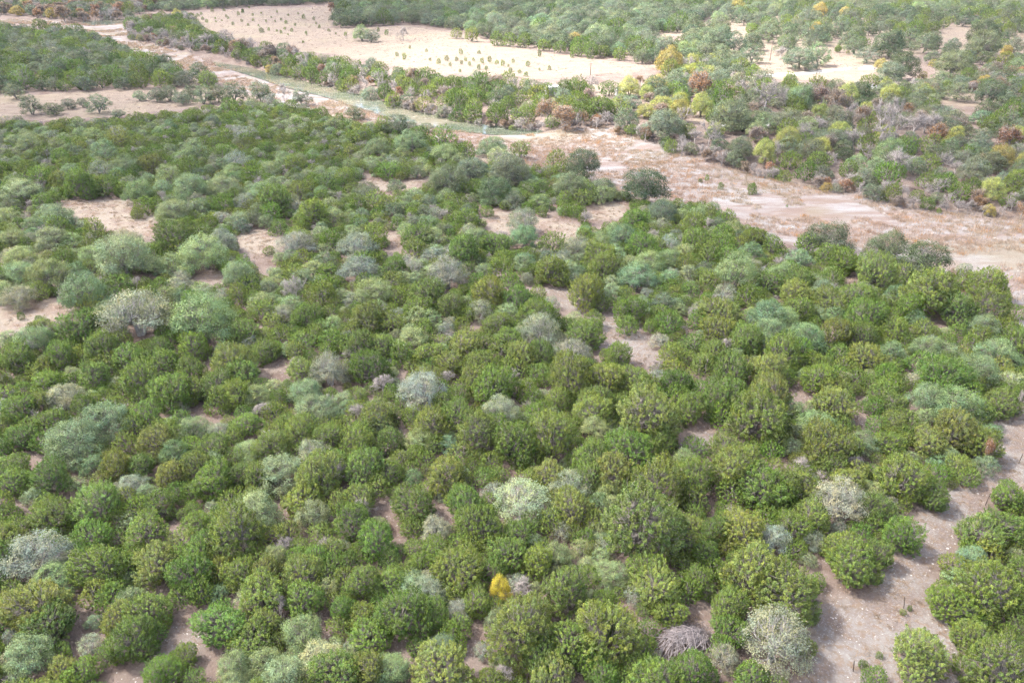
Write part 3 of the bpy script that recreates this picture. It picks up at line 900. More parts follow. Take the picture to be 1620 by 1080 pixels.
   "O 720,650,150;OD 770,730,80;Y 575,700,65;JB 590,790,110;JB 790,805,90;JB 980,835,130;JB 1160,850,100;JB 1250,860,120;J 1380,880,80;J 1600,920,60;Y 1020,740,60;R 1560,650,130;O 1590,720,130;B 1300,790,90;B 1450,860,60;B 500,660,80;B 1040,780,130;R 1200,650,100;B 640,590,100;RB 660,470,110;OD 840,430,140;"
   "O 960,420,130;B 1030,510,130;O 1130,440,120;JB 1180,500,90;OB 1420,550,100;O 1300,560,120;B 1180,590,120;YG 1300,640,90;OB 1380,710,80;R 1420,760,60;B 1240,770,90;B 870,720,90;B 130,640,110;JB 360,640,80;B 60,640,80;Y 1190,300,40;Y 1140,360,40;YG 990,100,..",
}
TREES = []          # dicts: t(ype), px, py, w
for (ox, oy), s in NINTHS.items():
    for it in s.split(";"):
        if ".." in it:
            continue
        t, r = it.split()
        cx, cy, cw = (float(q) for q in r.split(","))
        TREES.append(dict(t=t, px=ox + cx / 3, py=oy + cy / 3, w=cw / 3 * 1.05))

def seat(tr):
    """Find the standing place and true size of a tree from where its crown is seen."""
    k = KIND[tr["t"]]
    z0, D = 0.0, 4.0
    for _ in range(5):
        zc = z0 + D * RATIO[k] * .52
        x, y = ground(tr["px"], tr["py"], zc)
        D = tr["w"] / scale_at(x, y, zc)
        D = min(D, 15.0)
        z0 = hgt(x, y)
    tr.update(x=x, y=y, z=z0, D=D, k=k)
    return tr

for tr in TREES:
    seat(tr)
    for mx_, my_, hc, hh in ((795, 922, 2.5, 3.1), (1565, 703, 2.6, 3.6)):     # slender trees whose tops show above their neighbours
        if abs(tr["px"] - mx_) < 2 and abs(tr["py"] - my_) < 4 and tr["k"] in ("leafy", "autumn"):
            x, y = ground(tr["px"], tr["py"], hc)
            tr.update(x=x, y=y, z=hgt(x, y), D=tr["w"] / scale_at(x, y, hc), H=hh)

prng = np.random.default_rng(77)
WOODS = [  # polygon, spacing factor, mix of kinds, crown diameter range
    ("near", poly(below([(-60, 184), (120, 183), (230, 174), (340, 154), (420, 146), (480, 160), (560, 180), (650, 193), (720, 212), (800, 226), (835, 246), (930, 262), (1055, 296), (1110, 300), (1160, 322), (1240, 365), (1330, 380), (1420, 402), (1530, 446), (1700, 515)], .06) + [(1760, 1300), (-160, 1300)]),
     .52, [("J", 34), ("JB", 22), ("JO", 16), ("OG", 12), ("OB", 6), ("G", 5), ("JD", 5)], (2.4, 4.9)),
    ("beyond meadow", poly([(-300, 54), (-100, 54), (60, 54), (130, 59), (220, 97), (320, 130), (360, 147), (330, 146), (180, 143), (-60, 150), (-300, 150)]), .68, [("J", 26), ("JD", 20), ("O", 32), ("OD", 18), ("G", 3), ("B", 1)], (5.5, 9.0)),
    ("bank and pasture", poly([(200, 38), (300, 32), (325, 57), (400, 79), (540, 104), (640, 123), (720, 136), (830, 144), (880, 146), (960, 140), (1030, 150), (1000, 182), (960, 188), (900, 194), (830, 196), (760, 188), (640, 166), (540, 136), (440, 112), (350, 86), (270, 68), (205, 52)]), .68,
     [("J", 28), ("JD", 28), ("JO", 6), ("O", 18), ("OD", 6), ("B", 11), ("RB", 3)], (5.0, 8.0)),
    ("bend", poly([(-300, -40), (230, -40), (260, 15), (200, 27), (120, 31), (20, 26), (-300, 26)]), .75, [("O", 30), ("OD", 20), ("RB", 18), ("B", 16), ("R", 6), ("Y", 5), ("J", 8)], (6, 10)),
    ("far oaks", poly([(220, -60), (1000, -60), (1190, 0), (1130, 24), (1085, 45), (1125, 78), (1150, 92), (1080, 106), (1050, 102), (900, 82), (770, 62), (735, 50), (640, 38), (560, 46), (500, 42), (500, 20), (540, 5), (400, 11), (260, 20)]), .66, [("O", 48), ("OD", 32), ("OB", 6), ("JD", 9), ("OG", 5)], (7, 12)),
    ("open pasture", poly([(1075, 35), (1150, 22), (1640, 22), (1640, 110), (1460, 112), (1390, 90), (1250, 80), (1070, 105)]), 1.2, [("O", 50), ("OD", 22), ("J", 18), ("JO", 6), ("Y", 2), ("OB", 2)], (6, 11)),
    ("field end", poly([(1052, 104), (1120, 98), (1182, 96), (1192, 124), (1130, 134), (1062, 136)]), .62, [("O", 50), ("JO", 20), ("OD", 15), ("YG", 10), ("B", 5)], (5, 8)),
    ("far right", poly([(1000, -60), (2000, -60), (1800, 24), (1400, 28), (1200, 24), (1090, 22), (1060, 0)]), .70, [("O", 52), ("OD", 22), ("OG", 10), ("J", 14), ("Y", 2)], (7, 12)),
    ("beside track", poly([(1060, 130), (1180, 128), (1340, 132), (1420, 148), (1480, 140), (1560, 120), (1720, 100), (1760, 328), (1640, 324), (1560, 318), (1420, 304), (1300, 280), (1180, 258), (1090, 234), (1040, 204), (1010, 175)]), .70,
     [("O", 42), ("OD", 6), ("B", 12), ("RB", 9), ("R", 2), ("Y", 1), ("J", 15), ("OG", 7), ("YG", 4)], (4.5, 7.5)),
    ("river edge", poly([(205, 54), (270, 68), (350, 84), (440, 108), (540, 132), (640, 162), (760, 186), (860, 196), (950, 190), (1010, 204), (1090, 234), (1180, 257), (1300, 279), (1420, 304), (1560, 318), (1640, 324), (1640, 342), (1560, 334), (1420, 320), (1300, 294), (1180, 266), (1080, 244), (1005, 214), (940, 200), (860, 201), (760, 191), (640, 166), (540, 136), (440, 112), (350, 88), (270, 76), (205, 60)]), .42,
     [("B", 46), ("RB", 20), ("R", 4), ("Y", 3), ("J", 14), ("O", 13)], (2.6, 5.0)),
    ("behind", poly([(2200, 640), (1700, 530), (1700, 500), (2200, 560)]), .8, [("J", 60), ("O", 40)], (4, 7)),
]
GAPS = [poly([(1035, 985), (1130, 985), (1135, 1040), (1035, 1045)])] + CLEAR + ROCKY + FIELDS[:2] + FIELDS[3:] + ROADS

# grid of standing trees for spacing
GRID = {}
def grid_add(x, y, r):
    GRID.setdefault((int(x // 12), int(y // 12)), []).append((x, y, r))
def grid_free(x, y, r, f):
    a, b = int(x // 12), int(y // 12)
    for i in (-1, 0, 1):
        for j in (-1, 0, 1):
            for (x2, y2, r2) in GRID.get((a + i, b + j), ()):
                if (x - x2) ** 2 + (y - y2) ** 2 < ((r + r2) * f) ** 2:
                    return False
    return True
for tr in TREES:
    grid_add(tr["x"], tr["y"], tr["D"] / 2)

FILL = []
SEEN_GROUND = GAPS + [BED] + WATERS + VIEWS
def hides_open_ground(xs, ys, h):
    """Would crowns of height h standing at (xs, ys) stand in front of an opening that the photograph shows?"""
    r = np.zeros(len(xs), bool)
    for f in (.55, .85):
        k = CAM_H / (CAM_H - h * f)
        for Q in SEEN_GROUND:
            if Q is BED and f > .6:
                continue
            r |= inside(Q, xs * k, ys * k)
    return r
for (wname, P, f, mixk, (d0, d1)) in WOODS:
    x0, y0 = P.min(0)
    x1, y1 = P.max(0)
    y1, y0 = min(y1, 1150.0), max(y0, 22.0)
    x0, x1 = max(x0, -480.0), min(x1, 560.0)
    area = (x1 - x0) * (y1 - y0)
    n = int(area / 7.0)
    xs, ys = prng.uniform(x0, x1, n), prng.uniform(y0, y1, n)
    ok = inside(P, xs, ys)
    for Q in GAPS:
        ok &= ~inside(Q, xs, ys)
    ok &= np.abs(xs) < ys * .78 + 26
    if wname != "river edge":
        ok &= ~(hides_open_ground(xs, ys, (d0 + d1) / 2 * .8) & (ys < 700))
    ks = [k for k, _ in mixk]
    pw = np.array([v for _, v in mixk], float)
    pw /= pw.sum()
    patch = vnoise(xs, ys, 26, 5)
    for x, y, pt in zip(xs[ok], ys[ok], patch[ok]):
        t = ks[prng.choice(len(ks), p=pw)]
        D = prng.uniform(d0, d1)
        if wname == "near":
            # junipers thicken to the right of the hillside, silver oaks to the left
            if t[0] != "J" and pt < .45:
                t = "J"
            if y > 95 and t[0] == "J" and prng.random() < (.48 if x < 20 else .28):
                t = ["OG", "O", "G", "OB"][prng.choice(4, p=[.40, .30, .16, .14])]
            D *= prng.uniform(.7, 1.1)
        if KIND[t] in ("bare", "autumn"):
            D *= .85
        if grid_free(x, y, D / 2, f):
            grid_add(x, y, D / 2)
            z = hgt(x, y)
            zc = z + D * RATIO[KIND[t]] * .52
            px, py = project(x, y, zc)
            FILL.append(dict(t=t, x=x, y=y, z=z, D=D, k=KIND[t], px=px, py=py, w=D * scale_at(x, y, zc), wood=wname))

# a lower storey of young shrubs in the gaps of the near wood
P = WOODS[0][1]
xs, ys = prng.uniform(-230, 260, 60000), prng.uniform(24, 260, 60000)
ok = inside(P, xs, ys) & (np.abs(xs) < ys * .78 + 26)
for Q in CLEAR + ROCKY:
    ok &= ~inside(Q, xs, ys)
ok &= ~hides_open_ground(xs, ys, 1.8)
for x, y in zip(xs[ok], ys[ok]):
    D = prng.uniform(1.2, 2.8)
    if grid_free(x, y, D / 2, .46):
        t = ["J", "JB", "OG", "JO", "G", "B"][prng.choice(6, p=[.38, .22, .15, .13, .06, .06])]
        grid_add(x, y, D / 2)
        z = hgt(x, y)
        zc = z + D * .45
        px, py = project(x, y, zc)
        FILL.append(dict(t=t, x=x, y=y, z=z, D=D, k=KIND[t], px=px, py=py, w=D * scale_at(x, y, zc), wood="near"))

# seedling junipers dotted over the pasture (pixel positions in the photograph)
DOTS = [(425, 280), (495, 280), (545, 280), (575, 250), (570, 295), (615, 300), (655, 250), (665, 288), (740, 300), (800, 312), (820, 290), (885, 305), (940, 257), (990, 322), (1092, 268), (940, 332), (800, 335),
        (840, 343), (880, 355), (650, 320), (690, 330), (565, 330), (520, 310), (460, 300), (410, 240), (330, 225), (265, 260), (292, 268), (708, 288), (770, 302), (175, 145), (215, 157), (10, 160), (590, 285), (630, 282)]
DOTS = [(540 + a / 3, b / 3, 7) for a, b in DOTS]
DOTS2 = [(930, 75, 14), (955, 65, 14), (1000, 50, 12), (1070, 48, 12), (1130, 70, 16), (1150, 50, 10), (1185, 38, 9), (1240, 60, 9), (1290, 80, 8), (1350, 105, 12), (1440, 78, 12), (1480, 90, 9), (1400, 120, 12),
         (1385, 140, 10), (1350, 135, 9), (1300, 100, 9), (1260, 100, 10), (1210, 95, 9), (1180, 118, 10), (1110, 118, 9), (1060, 100, 9), (1240, 150, 16), (1280, 145, 9), (1315, 150, 12), (1340, 155, 10), (1455, 160, 10),
         (1560, 145, 14), (1580, 160, 9), (1500, 110, 8), (1150, 100, 9), (1090, 85, 10), (1020, 85, 11), (980, 100, 12), (960, 90, 10), (1160, 60, 10), (1420, 60, 8), (1520, 130, 9), (1310, 60, 8), (1365, 75, 8), (1200, 70, 8),
         (1030, 105, 11), (1075, 75, 10), (1220, 125, 8), (1370, 165, 8), (1430, 195, 9), (1330, 90, 8)]
DOTS += [(a / 3, b / 3, c / 3 * 1.5) for a, b, c in DOTS2]
DOTS += [(1080 + a / 3, b / 3, c / 3) for a, b, c in [(90, 860, 36), (185, 885, 30), (320, 905, 46), (330, 880, 20), (125, 850, 22), (1180, 995, 24), (1210, 998, 26), (490, 980, 16), (1370, 945, 24), (1455, 955, 26), (735, 237, 28), (790, 245, 18), (360, 183, 16), (690, 165, 24), (970, 260, 24)]]
DOTS += [(1430 + 1, 968, 12), (1364, 1050, 22), (1390, 1034, 12), (1442, 962, 13), (33, 500, 20), (65, 505, 22), (215, 337, 20)]

# ------------------------------------------------------------------ choose which trees stand as single things and which are massed
ALL = TREES + FILL
def in_view(tr):
    return -30 < tr["px"] < 1650 and -25 < tr["py"] < 1120
def shown(tr):
    return tr["w"]
singles, massed = [], []
LIMIT = {"juniper": 295, "oak": 295, "bare": 120, "autumn": 120}
pools = {}
for tr in ALL:
    pools.setdefault(CAT[tr["k"]].replace(" tree", ""), []).append(tr)
hand = set(id(t) for t in TREES)
for c, L in pools.items():
    L.sort(key=lambda t: -float(in_view(t)) * (t["w"] + (6 if id(t) in hand else 0)))
    for i, tr in enumerate(L):
        (singles if i < LIMIT[c] and in_view(tr) else massed).append(tr)

# ------------------------------------------------------------------ labels that single each tree out
MARKS = [("brush pile", 1085, 1010), ("round bush on the track", 1431, 845), ("golden bush", 795, 925), ("whitish branchy oak", 830, 787), ("dead snag", 432, 690),
         ("big silver oak", 213, 490), ("mint oak beside silver oak", 323, 507), ("silver oak on the edge", 50, 877), ("silver oak above stony gap", 708, 433),
         ("pale oak beside stony gap", 853, 520), ("olive juniper by stony gap", 927, 460), ("silver oak in mid wood", 667, 617), ("wide grey-limbed juniper", 1013, 830),
         ("blue-green oak clump", 1277, 533), ("dark oak by gravel bar", 1310, 377), ("blond shrub by track", 1600, 600), ("pinkish clearing", 180, 350), ("lone bare pasture tree", 637, 50),
         ("purple bare riverside tree", 448, 147), ("meadow oak row", 300, 150), ("tall utility pole", 1218, 85), ("white shed", 981, 147), ("lime tree", 1110, 168), ("round oak on gravel", 1050, 197),
         ("white-limbed bare trees", 1410, 205), ("rusty tree on the edge", 1600, 217), ("river bend", 180, 38), ("golden roadside tree", 1395, 103), ("short pasture pole", 934, 110), ("river riffle", 725, 182),
         ("sandy gap near the bank", 840, 358), ("silver oak in lower wood", 1225, 1013), ("rocky patch in lower wood", 290, 1010), ("pale oak by lower edge", 500, 1030), ("green dome oak", 1517, 640),
         ("silver oak below tan slope", 575, 383), ("orange sprig", 1565, 703), ("rust-brown tree", 1325, 163), ("tan slope", 400, 385), ("near bank oaks", 1010, 295), ("lone pasture bush", 577, 53),
         ("far pasture corner", 345, 25), ("pasture oak clump", 520, 22), ("green river reach", 500, 140), ("sunlit pasture middle", 760, 95), ("grey rubble heap", 1373, 107)]
def direction(dx, dy):
    a = math.degrees(math.atan2(-dy, dx)) % 360
    return ["right of", "upper right of", "above", "upper left of", "left of", "lower left of", "below", "lower right of"][int(((a + 22.5) % 360) // 45)]
ORD = ["first", "second", "third", "fourth", "fifth", "sixth", "seventh", "eighth", "ninth", "tenth", "eleventh", "twelfth", "thirteenth", "fourteenth", "fifteenth", "sixteenth", "seventeenth", "eighteenth", "nineteenth", "twentieth"] + [f"twenty-{w}" for w in ("first", "second", "third", "fourth", "fifth", "sixth", "seventh", "eighth", "ninth")]
def label_all(items, noun):
    buckets = {}
    for tr in items:
        best = min(MARKS, key=lambda m: (m[1] - tr["px"]) ** 2 + ((m[2] - tr["py"]) * 1.4) ** 2)
        dx, dy = tr["px"] - best[1], tr["py"] - best[2]
        dist = math.hypot(dx, dy)
        if dist < 9 and noun(tr) != "bush":
            tr["label"] = None
            tr["mark"] = best[0]
            buckets.setdefault((best[0], "at", noun(tr)), []).append((dist, tr))
        else:
            buckets.setdefault((best[0], direction(dx, dy), noun(tr)), []).append((dist, tr))
    for (mark, dr, nn), L in buckets.items():
        L.sort(key=lambda q: q[0])
        for i, (d, tr) in enumerate(L):
            w = WORD[tr["t"]]
            sz = "large " if tr["D"] > 6.6 else "small " if tr["D"] < 3.2 else ""
            if dr == "at":
                tr["label"] = f"{sz}{w} {nn} that is the {mark}" if i == 0 and nn.split()[0] in mark else f"{sz}{w} {nn} at the {mark}, {ORD[min(i, 28)]} of them"
            elif len(L) == 1:
                tr["label"] = f"{sz}{w} {nn} just {dr} the {mark}"
            else:
                tr["label"] = f"{sz}{w} {nn}, {ORD[min(i, 28)]} {dr} the {mark}"
label_all(singles, lambda t: CAT[t["k"]])
GROUP = {"juniper": "junipers of the scrub wood", "oak": "oaks of the scrub wood and pasture", "bare tree": "leafless trees along the river", "autumn tree": "trees in autumn colour"}

trng = np.random.default_rng(5)
def tint_of(t):
    c = np.array(TINT[t]) * trng.uniform(.82, 1.18)
    c *= np.array([trng.uniform(.9, 1.12), 1, trng.uniform(.85, 1.15)])
    return tuple(float(q) for q in c)

def plant(tr):
    k = tr["k"]
    lib = LIB[k + "_far"] if tr["w"] < 46 and k + "_far" in LIB else LIB[k]
    cm, tm, D0, H0 = lib[trng.integers(len(lib))]
    e = bpy.data.objects.new(NAME[k], None)
    e.empty_display_size = .5
    COL.objects.link(e)
    e.location = (tr["x"], tr["y"], tr["z"] - .05)
    s = tr["D"] / D0
    hz = s * RATIO[k] * D0 / H0 * trng.uniform(.82, 1.18)
    if "H" in tr:
        hz = tr["H"] / H0
    e.scale = (s * trng.uniform(.92, 1.1), s * trng.uniform(.92, 1.1), hz)
    e.rotation_euler = (trng.normal() * .07, trng.normal() * .07, trng.uniform(0, 6.283))
    e["label"] = tr["label"]
    e["category"] = CAT[k]
    e["group"] = GROUP[CAT[k]]
    o = bpy.data.objects.new("trunk", tm)
    COL.objects.link(o)
    o.parent = e
    if cm:
        o = bpy.data.objects.new("crown", cm)
        COL.objects.link(o)
        o.parent = e
        o.color = (*tint_of(tr["t"]), 1.0)
    return e

for tr in singles:
    plant(tr)

# ------------------------------------------------------------------ massed planting (everything past the single trees)
def scatter(name, label, pts, protos):
    """One object that stands copies of protos on its points: pts rows = x, y, z, rot, scale xy, scale z, proto index, r, g, b."""
    pts = np.asarray(pts, float)
    coll = bpy.data.collections.new(name + "_kinds")
    for i, me_ in enumerate(protos):
        coll.objects.link(bpy.data.objects.new(f"{name}_kind_{i:02d}", me_))
    me_ = bpy.data.meshes.new(name)
    me_.vertices.add(len(pts))
    me_.vertices.foreach_set("co", pts[:, :3].astype(np.float32).ravel())
    def fa(nm, typ, val, key="value"):
        a = me_.attributes.new(nm, typ, 'POINT')
        a.data.foreach_set(key, val)
    fa("rz", 'FLOAT', pts[:, 3].astype(np.float32))
    fa("sc", 'FLOAT_VECTOR', np.stack([pts[:, 4], pts[:, 4], pts[:, 5]], 1).astype(np.float32).ravel(), "vector")
    fa("ki", 'INT', pts[:, 6].astype(np.int32))
    fa("tint", 'FLOAT_COLOR', np.concatenate([pts[:, 7:10], np.ones((len(pts), 1))], 1).astype(np.float32).ravel(), "color")
    o = put(name, me_, kind="stuff")
    o["label"] = label
    ng = bpy.data.node_groups.new(name, 'GeometryNodeTree')
    ng.interface.new_socket("Geometry", in_out='INPUT', socket_type='NodeSocketGeometry')
    ng.interface.new_socket("Geometry", in_out='OUTPUT', socket_type='NodeSocketGeometry')
    N, L = ng.nodes, ng.links
    gi, go = N.new("NodeGroupInput"), N.new("NodeGroupOutput")
    iop = N.new("GeometryNodeInstanceOnPoints")
    ci = N.new("GeometryNodeCollectionInfo")
    ci.inputs["Collection"].default_value = coll
    ci.inputs["Separate Children"].default_value = True
    ci.inputs["Reset Children"].default_value = True
    def na(nm, dt):
        q = N.new("GeometryNodeInputNamedAttribute")
        q.data_type = dt
        q.inputs["Name"].default_value = nm
        return q.outputs[0]
    cx = N.new("ShaderNodeCombineXYZ")
    L.new(na("rz", 'FLOAT'), cx.inputs[2])
    L.new(gi.outputs[0], iop.inputs["Points"])
    L.new(ci.outputs[0], iop.inputs["Instance"])
    iop.inputs["Pick Instance"].default_value = True
    L.new(na("ki", 'INT'), iop.inputs["Instance Index"])
    L.new(cx.outputs[0], iop.inputs["Rotation"])
    L.new(na("sc", 'FLOAT_VECTOR'), iop.inputs["Scale"])
    L.new(iop.outputs[0], go.inputs[0])
    md = o.modifiers.new("planting", 'NODES')
    md.node_group = ng
    return o

MASS = {}
def mass_protos(kind, builders, bark):
    out = []
    for b in builders:
        LV, T = b()
        D, Ht = size_of(np.concatenate(LV.v) if LV else T.arrays()[0])
        out.append((joined_mesh(kind + "_massed", LV, T, [LEAF_I, bark]), D, Ht))
    MASS[kind] = out
mass_protos("juniper", [lambda s=s: make_juniper(s, lod=True, gaps=g_) for s, g_ in ((61, 0), (62, .2), (63, .1), (64, .3), (65, .05))], BARK)
mass_protos("oak", [lambda s=s: make_oak(s, lod=True, open_=o_) for s, o_ in ((71, .05), (72, .15), (73, .1), (74, .2), (75, .12))], BARK)
mass_protos("pale_oak", [lambda s=s: make_oak(s, lod=True, open_=.3) for s in (76, 77)], BARK_PALE)
MASS["leafy"] = MASS["oak"][:3]
mass_protos("bare", [lambda s=s: make_bare(s, lod=True) for s in (81, 82, 83)], BARK_TWIG)
mass_protos("autumn", [lambda s=s: make_bare(s, lod=True, leaves=.75) for s in (84, 85, 86)], BARK_TWIG)

rows = {}
for tr in massed:
    c = CAT[tr["k"]]
    protos = MASS[tr["k"]]
    i = int(trng.integers(len(protos)))
    base = 0
    if tr["k"] == "pale_oak":
        base = len(MASS["oak"])
    if tr["k"] == "leafy":
        base = len(MASS["autumn"])
    me_, D0, H0 = protos[i]
    s = tr["D"] / D0 * 1.06
    hz = RATIO[tr["k"]] * tr["D"] / H0 * trng.uniform(.85, 1.2)
    rows.setdefault(c, []).append((tr["x"], tr["y"], tr["z"] - .05, trng.uniform(0, 6.283), s, hz, base + i, *tint_of(tr["t"])))
for c, kinds, nm, lab in (("juniper", ["juniper"], "juniper_woodland", "mass of distant and half-hidden green junipers"), ("oak", ["oak", "pale_oak"], "oak_woodland", "mass of distant grey-green oaks"),
                          ("bare tree", ["bare"], "bare_woodland", "mass of leafless grey trees along the river"), ("autumn tree", ["autumn", "leafy"], "autumn_woodland", "mass of russet and golden trees along the river")):
    if rows.get(c):
        scatter(nm, lab, rows[c], [q[0] for k in kinds for q in MASS[k]])
print("singles", len(singles), "massed", len(massed), {c: (len(L), sum(in_view(t) for t in L)) for c, L in pools.items()})

# ------------------------------------------------------------------ seedling junipers: small dense bushes standing alone
bush_meshes = [MASS["juniper"][i][0] for i in (0, 2, 4)]
SEED_LIB = []
for s in (91, 92, 93):
    LV, T = make_juniper(s, lod=True)
    SEED_LIB.append((crown_mesh("seedling", LV, LEAF), *size_of(np.concatenate(LV.v))))
dots = []
for px, py, w in DOTS:
    tr = seat(dict(t="J" if trng.random() < .6 else "JD", px=px + trng.normal() * 1.5, py=py + trng.normal() * .8, w=max(w * trng.uniform(.6, 1.15), 3.0)))
    tr["D"] = min(tr["D"], 3.0)
    dots.append(tr)
label_all(dots, lambda t: "juniper seedling")
for tr in dots:
    me_, D0, H0 = SEED_LIB[trng.integers(3)]
    o = put("juniper_seedling", me_)
    s = tr["D"] / D0
    o.location = (tr["x"], tr["y"], tr["z"] - .05)
    o.scale = (s, s, tr["D"] * 1.05 / H0 * trng.uniform(.85, 1.3))
    o.rotation_euler = (0, 0, trng.uniform(0, 6.283))
    o.color = (*tint_of(tr["t"]), 1.0)
    o["label"] = tr["label"]
    o["category"] = "seedling"
    o["group"] = "juniper seedlings dotted over open ground"

# ------------------------------------------------------------------ brush pile
def thing(name, label, cat, loc, rz=0, group=None):
    e = bpy.data.objects.new(name, None)
    e.empty_display_size = .3
    COL.objects.link(e)
    e.location = loc
    e.rotation_euler = (0, 0, rz)
    e["label"], e["category"] = label, cat
    if group:
        e["group"] = group
    return e

def spot(px, py, dz=0.0):
    z = 0
    for _ in range(4):
        x, y = ground(px, py, z)
        z = hgt(x, y)
    return (x, y, z + dz)

brng = np.random.default_rng(8)
bp = thing("brush_pile", "heap of dry grey cut branches among junipers beside the stony track", "brush pile", spot(1085, 1020))
def mound(x, y):
    return max(0.0, 1.15 * (1 - (x / 2.9) ** 2 - (y / 1.9) ** 2))
for q in range(230):
    # cut boughs thrown on a low heap, most of them lying one way, bent over its back
    T = Tubes()
    an = brng.normal() * .55 + (1.15 if q % 3 else .1)
    L = brng.uniform(1.3, 3.2)
    cx, cy = brng.normal() * 1.05, brng.normal() * .65
    lift = brng.uniform(-.25, .28)
    bend = brng.normal() * .25
    pts = []
    for t in np.linspace(-.5, .5, 5):
        x = cx + math.cos(an + bend * t * 2) * L * t
        y = cy + math.sin(an + bend * t * 2) * L * t
        pts.append((x, y, max(.04, mound(x, y) + lift * (1 - abs(t))) + brng.uniform(0, .05)))
    rr = brng.uniform(.012, .04)
    T.add(pts, np.linspace(rr, rr * .35, 5), 4)
    for w in range(4):
        s_ = np.array(pts[brng.integers(2, 5)])
        d = np.array(pts[-1]) - np.array(pts[-2])
        T.twig(s_, s_ + d * brng.uniform(.4, .9) + brng.normal(size=3) * np.array([.3, .3, .15]), rr * .45)
    put("branch", trunk_mesh("branch", T, BRUSH), bp)

# ------------------------------------------------------------------ dead snag with bleached limbs
def dead_tree(name, label, px, py, h, seed, lean=.2):
    rng = np.random.default_rng(seed)
    e = thing(name, label, "dead tree", spot(px, py), rng.uniform(0, 6))
    T = Tubes()
    top = np.array([lean, 0, h])
    p = limb(T, (0, 0, -.2), top, .11, .05, rng, 0, 6, 6)
    put("trunk", trunk_mesh("trunk", T, BARK_PALE), e)
    for i in range(7):
        T = Tubes()
        a = p[rng.integers(2, 6)]
        d = nrm((rng.normal(size=3) * np.array([1, 1, .3]) + np.array([0, 0, 1.0]))[None])[0]
        b = a + d * rng.uniform(.7, 1.4)
        q = limb(T, a, b, .055, .02, rng, -.08, 5, 5)
        for j in range(5):
            s_ = q[rng.integers(1, 5)]
            T.twig(s_, s_ + nrm((d + rng.normal(size=3) * .7)[None])[0] * rng.uniform(.4, .9), .022)
        put("limb", trunk_mesh("limb", T, BARK_PALE), e)
dead_tree("dead_tree", "bleached dead snag with forked pale limbs in the lower left wood", 428, 714, 2.7, 3)

# ------------------------------------------------------------------ fence posts along the track
STEEL = plain_material("rusty_steel", (.10, .075, .06), .75, .3, .4, 9)
POLE = bark_material("pole_wood", (.14, .09, .07), (.24, .16, .12), 2)
WHITE = plain_material("white_paint", (.80, .79, .76), .5, 0, .06)
def box_v(sx, sy, z0, z1, ox=0, oy=0):
    x, y = sx / 2, sy / 2
    v = [(ox - x, oy - y, z0), (ox + x, oy - y, z0), (ox + x, oy + y, z0), (ox - x, oy + y, z0), (ox - x, oy - y, z1), (ox + x, oy - y, z1), (ox + x, oy + y, z1), (ox - x, oy + y, z1)]
    f = [(3, 2, 1, 0), (4, 5, 6, 7), (0, 1, 5, 4), (1, 2, 6, 5), (2, 3, 7, 6), (3, 0, 4, 7)]
    return v, f
def boxes(name, specs, mat, parent=None):
    V, Fc = [], []
    for s in specs:
        v, f = box_v(*s)
        Fc += [tuple(i + len(V) for i in q) for q in f]
        V += v
    me_ = bpy.data.meshes.new(name)
    me_.from_pydata(V, [], Fc)
    me_.materials.append(mat)
    me_.update()
    return put(name, me_, parent)

def fence_post(px, py, h, tilt, label):
    e = thing("fence_post", label, "post", spot(px, py), .6, "steel fence posts along the stony track")
    e.rotation_euler = (tilt, tilt * .5, .6)
    boxes("stake", [(.055, .012, -.3, h), (.012, .045, -.3, h - .002, 0, .029)], STEEL, e)
    boxes("stud", [(.03, .02, z, z + .025, 0, -.017) for z in np.arange(.25, h - .1, .22)], STEEL, e)
fence_post(1559, 799, 1.25, .05, "dark steel fence post by the bend of the stony track")
fence_post(1521, 851, 1.15, -.16, "leaning thin fence post halfway down the stony track")
fence_post(1430, 962, 1.2, -.12, "rusty leaning fence post beside a tiny bush on the stony track")
fence_post(1350, 1062, 1.1, -.1, "low leaning fence post at the lower end of the stony track")
fence_post(1612, 733, 1.2, .03, "dark fence post at the upper edge of the stony track")

# ------------------------------------------------------------------ utility poles
def utility_pole(px, py, h, label):
    e = thing("utility_pole", label, "utility pole", spot(px, py), .5, "wooden utility poles")
    T = Tubes()
    T.add([(0, 0, -.5), (0, 0, h * .5), (0, 0, h)], [.17, .15, .11], 8)
    put("post", trunk_mesh("post", T, POLE), e)
    boxes("crossarm", [(1.5, .10, h - .55, h - .43, 0, .16)], POLE, e)
    for x in (-.6, 0, .6):
        T = Tubes()
        T.add([(x, .16, h - .43), (x, .16, h - .33), (x, .16, h - .25)], [.03, .06, .03], 6)
        put("insulator", trunk_mesh("insulator", T, WHITE), e)
utility_pole(1218, 97, 8.5, "red-brown utility pole standing between oak clumps in the pasture")
utility_pole(934, 119, 4.6, "short dark pole at the near edge of the sunlit pasture")

